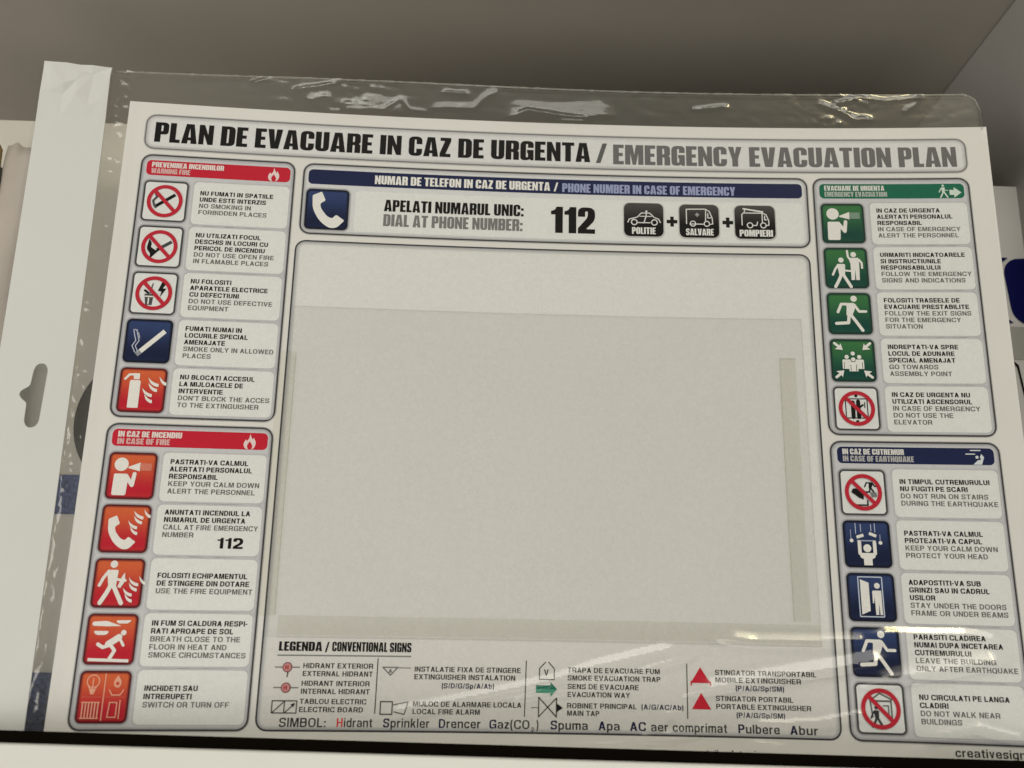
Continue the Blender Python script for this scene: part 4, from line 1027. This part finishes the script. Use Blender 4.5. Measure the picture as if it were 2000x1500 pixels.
# ------------------------------------------------------------------ shelf unit
shelf = empty('shelf_bay', (0, 0, -0.149), 'grey metal shop shelf bay with white price rail and black edge strip', 'shelf')
mGREY = plain('grey_enamel', (.42, .392, .345), .55, .03, 12, .3, .02, 500)
mGREY2 = plain('grey_side_enamel', (.41, .40, .38), .55, .03, 12, .3, .02, 500)
mWHITE = plain('white_enamel', (.76, .77, .76), .35, .012, 20, .35, .02, 200)
mBLK = plain('matte_black', (.005, .004, .003), .8, .1, 80, .0)
def box(name, pts8, mat, parent, bevel=0.0):
    V = [B(*p) for p in pts8]
    F = [(0, 1, 2, 3), (7, 6, 5, 4), (0, 4, 5, 1), (1, 5, 6, 2), (2, 6, 7, 3), (3, 7, 4, 0)]
    me = bpy.data.meshes.new(name); me.from_pydata(V, [], F)
    bm = bmesh.new(); bm.from_mesh(me)
    bmesh.ops.recalc_face_normals(bm, faces=bm.faces)
    if bevel: bmesh.ops.bevel(bm, geom=bm.edges[:] + bm.verts[:], offset=bevel / 1000, segments=3, affect='EDGES', profile=.6)
    bm.to_mesh(me); bm.free()
    return link(name, me, mat, parent, smooth=False)
def cuboid(name, a0, a1, b0, b1, d0, d1, mat, parent, bevel=0.0, slope=0.0):
    s = slope
    return box(name, [(a0, b0 + s * a0, d0), (a1, b0 + s * a1, d0), (a1, b1 + s * a1, d0), (a0, b1 + s * a0, d0),
                      (a0, b0 + s * a0, d1), (a1, b0 + s * a1, d1), (a1, b1 + s * a1, d1), (a0, b1 + s * a0, d1)], mat, parent, bevel)
cuboid('upper_shelf', -520, 330, -262, -240, -52, 176, mGREY, shelf, 1.5)
box('side_panel', [(244, -239.5, -40), (257.5, -239.5, -40), (257.5, 190, -40), (244, 190, -40), (282, -239.5, 259), (296, -239.5, 259), (296, 190, 259), (282, 190, 259)], mGREY2, shelf, .8)
cuboid('back_panel', -520, 262, -239.5, 149, 176, 184, mGREY, shelf)
SL = 0.0138
cuboid('shelf_board', -520, 246, 149.6, 165, -16, 175.5, mGREY, shelf, 1.0)
cuboid('edge_strip', -560, 420, 137.5, 141.8, -22, -20.6, mBLK, shelf, .5, SL)  # plain black strip just above the price rail
box('price_rail', [(-560, 141.9 - 560 * SL, -24), (157, 141.9 + 157 * SL, -24), (157, 190 + 157 * SL, -60), (-560, 190 - 560 * SL, -60),
                   (-560, 141.9 - 560 * SL, -17), (157, 141.9 + 157 * SL, -17), (157, 190 + 157 * SL, -20), (-560, 190 - 560 * SL, -20)], mWHITE, shelf, 1.0)

cuboid('rail_end', 157.5, 420, 141.9, 190, -24, -17, mBLK, shelf, .5, SL)

# ------------------------------------------------------------------ packs behind
mPACK = plain('white_board', (.60, .58, .53), .6, .02, 20, .2, .03, 120)
mCART = plain('worn_white_carton', (.46, .42, .38), .7, .05, 60, .1, .1, 90)
mKRAFT = plain('brown_carton_edge', (.16, .11, .045), .8, .1, 150, .05, .2, 300)
mNAVY = plain('navy_print', ink((8, 12, 66)), .5, .04, 80, .2)
mDARK = plain('dark_disc', (.03, .028, .025), .5, .1, 60, .3)
# left: white pack seen through the clear bag, with a dark disc and navy bands
lp = empty('white_pack', (-0.2, .03, -.149), 'white flat pack with dark disc and navy bands behind the left edge of the bag', 'package')
cuboid('pack_body', -330, 20, -155, 149, 24, 32, mPACK, lp, .6)
def disc(name, a, b, r, d, mat, parent):
    V = [B(a + r * math.cos(2 * math.pi * k / 64), b + r * math.sin(2 * math.pi * k / 64), d) for k in range(64)] + [B(a + r * math.cos(2 * math.pi * k / 64), b + r * math.sin(2 * math.pi * k / 64), d + .8) for k in range(64)]
    me = bpy.data.meshes.new(name); me.from_pydata(V, [], [tuple(range(64))] + [(k, 64 + k, 64 + (k + 1) % 64, (k + 1) % 64) for k in range(64)])
    return link(name, me, mat, parent)
mNAVY2 = plain('faded_navy_print', ink((56, 66, 96)), .5, .8, 520, .2)
disc('dark_disc', -197, 4, 36, 22.8, mDARK, lp)
cuboid('navy_band', -262, -60, 30.5, 49, 23.2, 23.9, mNAVY2, lp)
cuboid('navy_band', -262, -60, 120, 149, 23.2, 23.9, mNAVY2, lp)
# far left: worn carton with its open brown edge
ct = empty('worn_carton', (-.3, .01, -.149), 'worn white carton with brown torn edge at the far left', 'carton')
def wavy_panel(name, a0, a1, b0f, b1, d, mat, parent, curl=0.0, th=1.0):
    nA, nB = 24, 40
    V = []; F = []
    for j in range(nB + 1):
        for i in range(nA + 1):
            a = a0 + (a1 - a0) * i / nA; bt = b0f(a); b = bt + (b1 - bt) * j / nB
            V.append(B(a, b, d + 1.2 * math.sin(b * .05 + a * .2) + curl * math.exp(-(b - bt) / 5.0)))
    for j in range(nB):
        for i in range(nA): F.append((j * (nA + 1) + i, (j + 1) * (nA + 1) + i, (j + 1) * (nA + 1) + i + 1, j * (nA + 1) + i + 1))
    me = bpy.data.meshes.new(name); me.from_pydata(V, [], F)
    o = link(name, me, mat, parent, smooth=True)
    m = o.modifiers.new('thickness', 'SOLIDIFY'); m.thickness = th / 1000; m.offset = 0
    return o
wavy_panel('carton_front', -281.5, -264, lambda a: -135.5 - 2.2 * math.exp(-((a + 277.5) / 2.0) ** 2), 149, 14, mCART, ct, 2.0)
wavy_panel('carton_side', -285.6, -282.2, lambda a: -132.5 - 2.5 * math.sin((a + 286) * .9), -108, 13, mKRAFT, ct, 0)
wavy_panel('inner_flap', -300, -283.6, lambda a: -124, 149, 17, plain('grey_liner', (.10, .10, .11), .6, .1, 50, .3), ct, 0)
# right: white pack with navy oval emblem
rp = empty('logo_pack', (.25, .03, -.149), 'white flat pack with navy oval emblem at the right edge behind the plan', 'package')
cuboid('pack_body', 150, 256, -139, 149, 33, 40, plain('bright_board', (.84, .82, .78), .6, .02, 20, .2), rp, .5)
def flat(name, pts, d, mat, parent):
    V = [B(a, b, d) for a, b in pts] + [B(a, b, d + .25) for a, b in pts]; n = len(pts)
    me = bpy.data.meshes.new(name); me.from_pydata(V, [], [tuple(range(n)), tuple(range(2 * n - 1, n - 1, -1))] + [(k, n + k, n + (k + 1) % n, (k + 1) % n) for k in range(n)])
    bm = bmesh.new(); bm.from_mesh(me); bmesh.ops.recalc_face_normals(bm, faces=bm.faces); bmesh.ops.triangulate(bm, faces=bm.faces); bm.to_mesh(me); bm.free()
    return link(name, me, mat, parent)
flat('navy_oval', rpoly([(240.0, -96.2, 9), (272, -98, 12), (272, -59, 12), (243, -60, 9)], 8), 32.5, mNAVY, rp)
flat('navy_wedge', [(234, -97.2), (243.6, -97.0), (238.6, -93.6), (234, -93)], 32.5, mNAVY, rp)
flat('navy_wedge', [(234, -64.4), (238.5, -63.6), (242.6, -60.8), (238.8, -60.5), (234, -60)], 32.5, mNAVY, rp)
flat('grey_panel', rpoly([(237, -58.5, 2), (272, -58.5), (272, -41), (234, -41)], 3), 32.6, plain('grey_print', (.50, .49, .45), .6), rp)
flat('black_outline', [(236, -40.2), (240.0, -40.0), (242.4, -37.6), (244.4, -20), (243.6, -20), (241.6, -36.8), (239.7, -39.0), (236, -39.2)], 32.3, mBLK, rp)
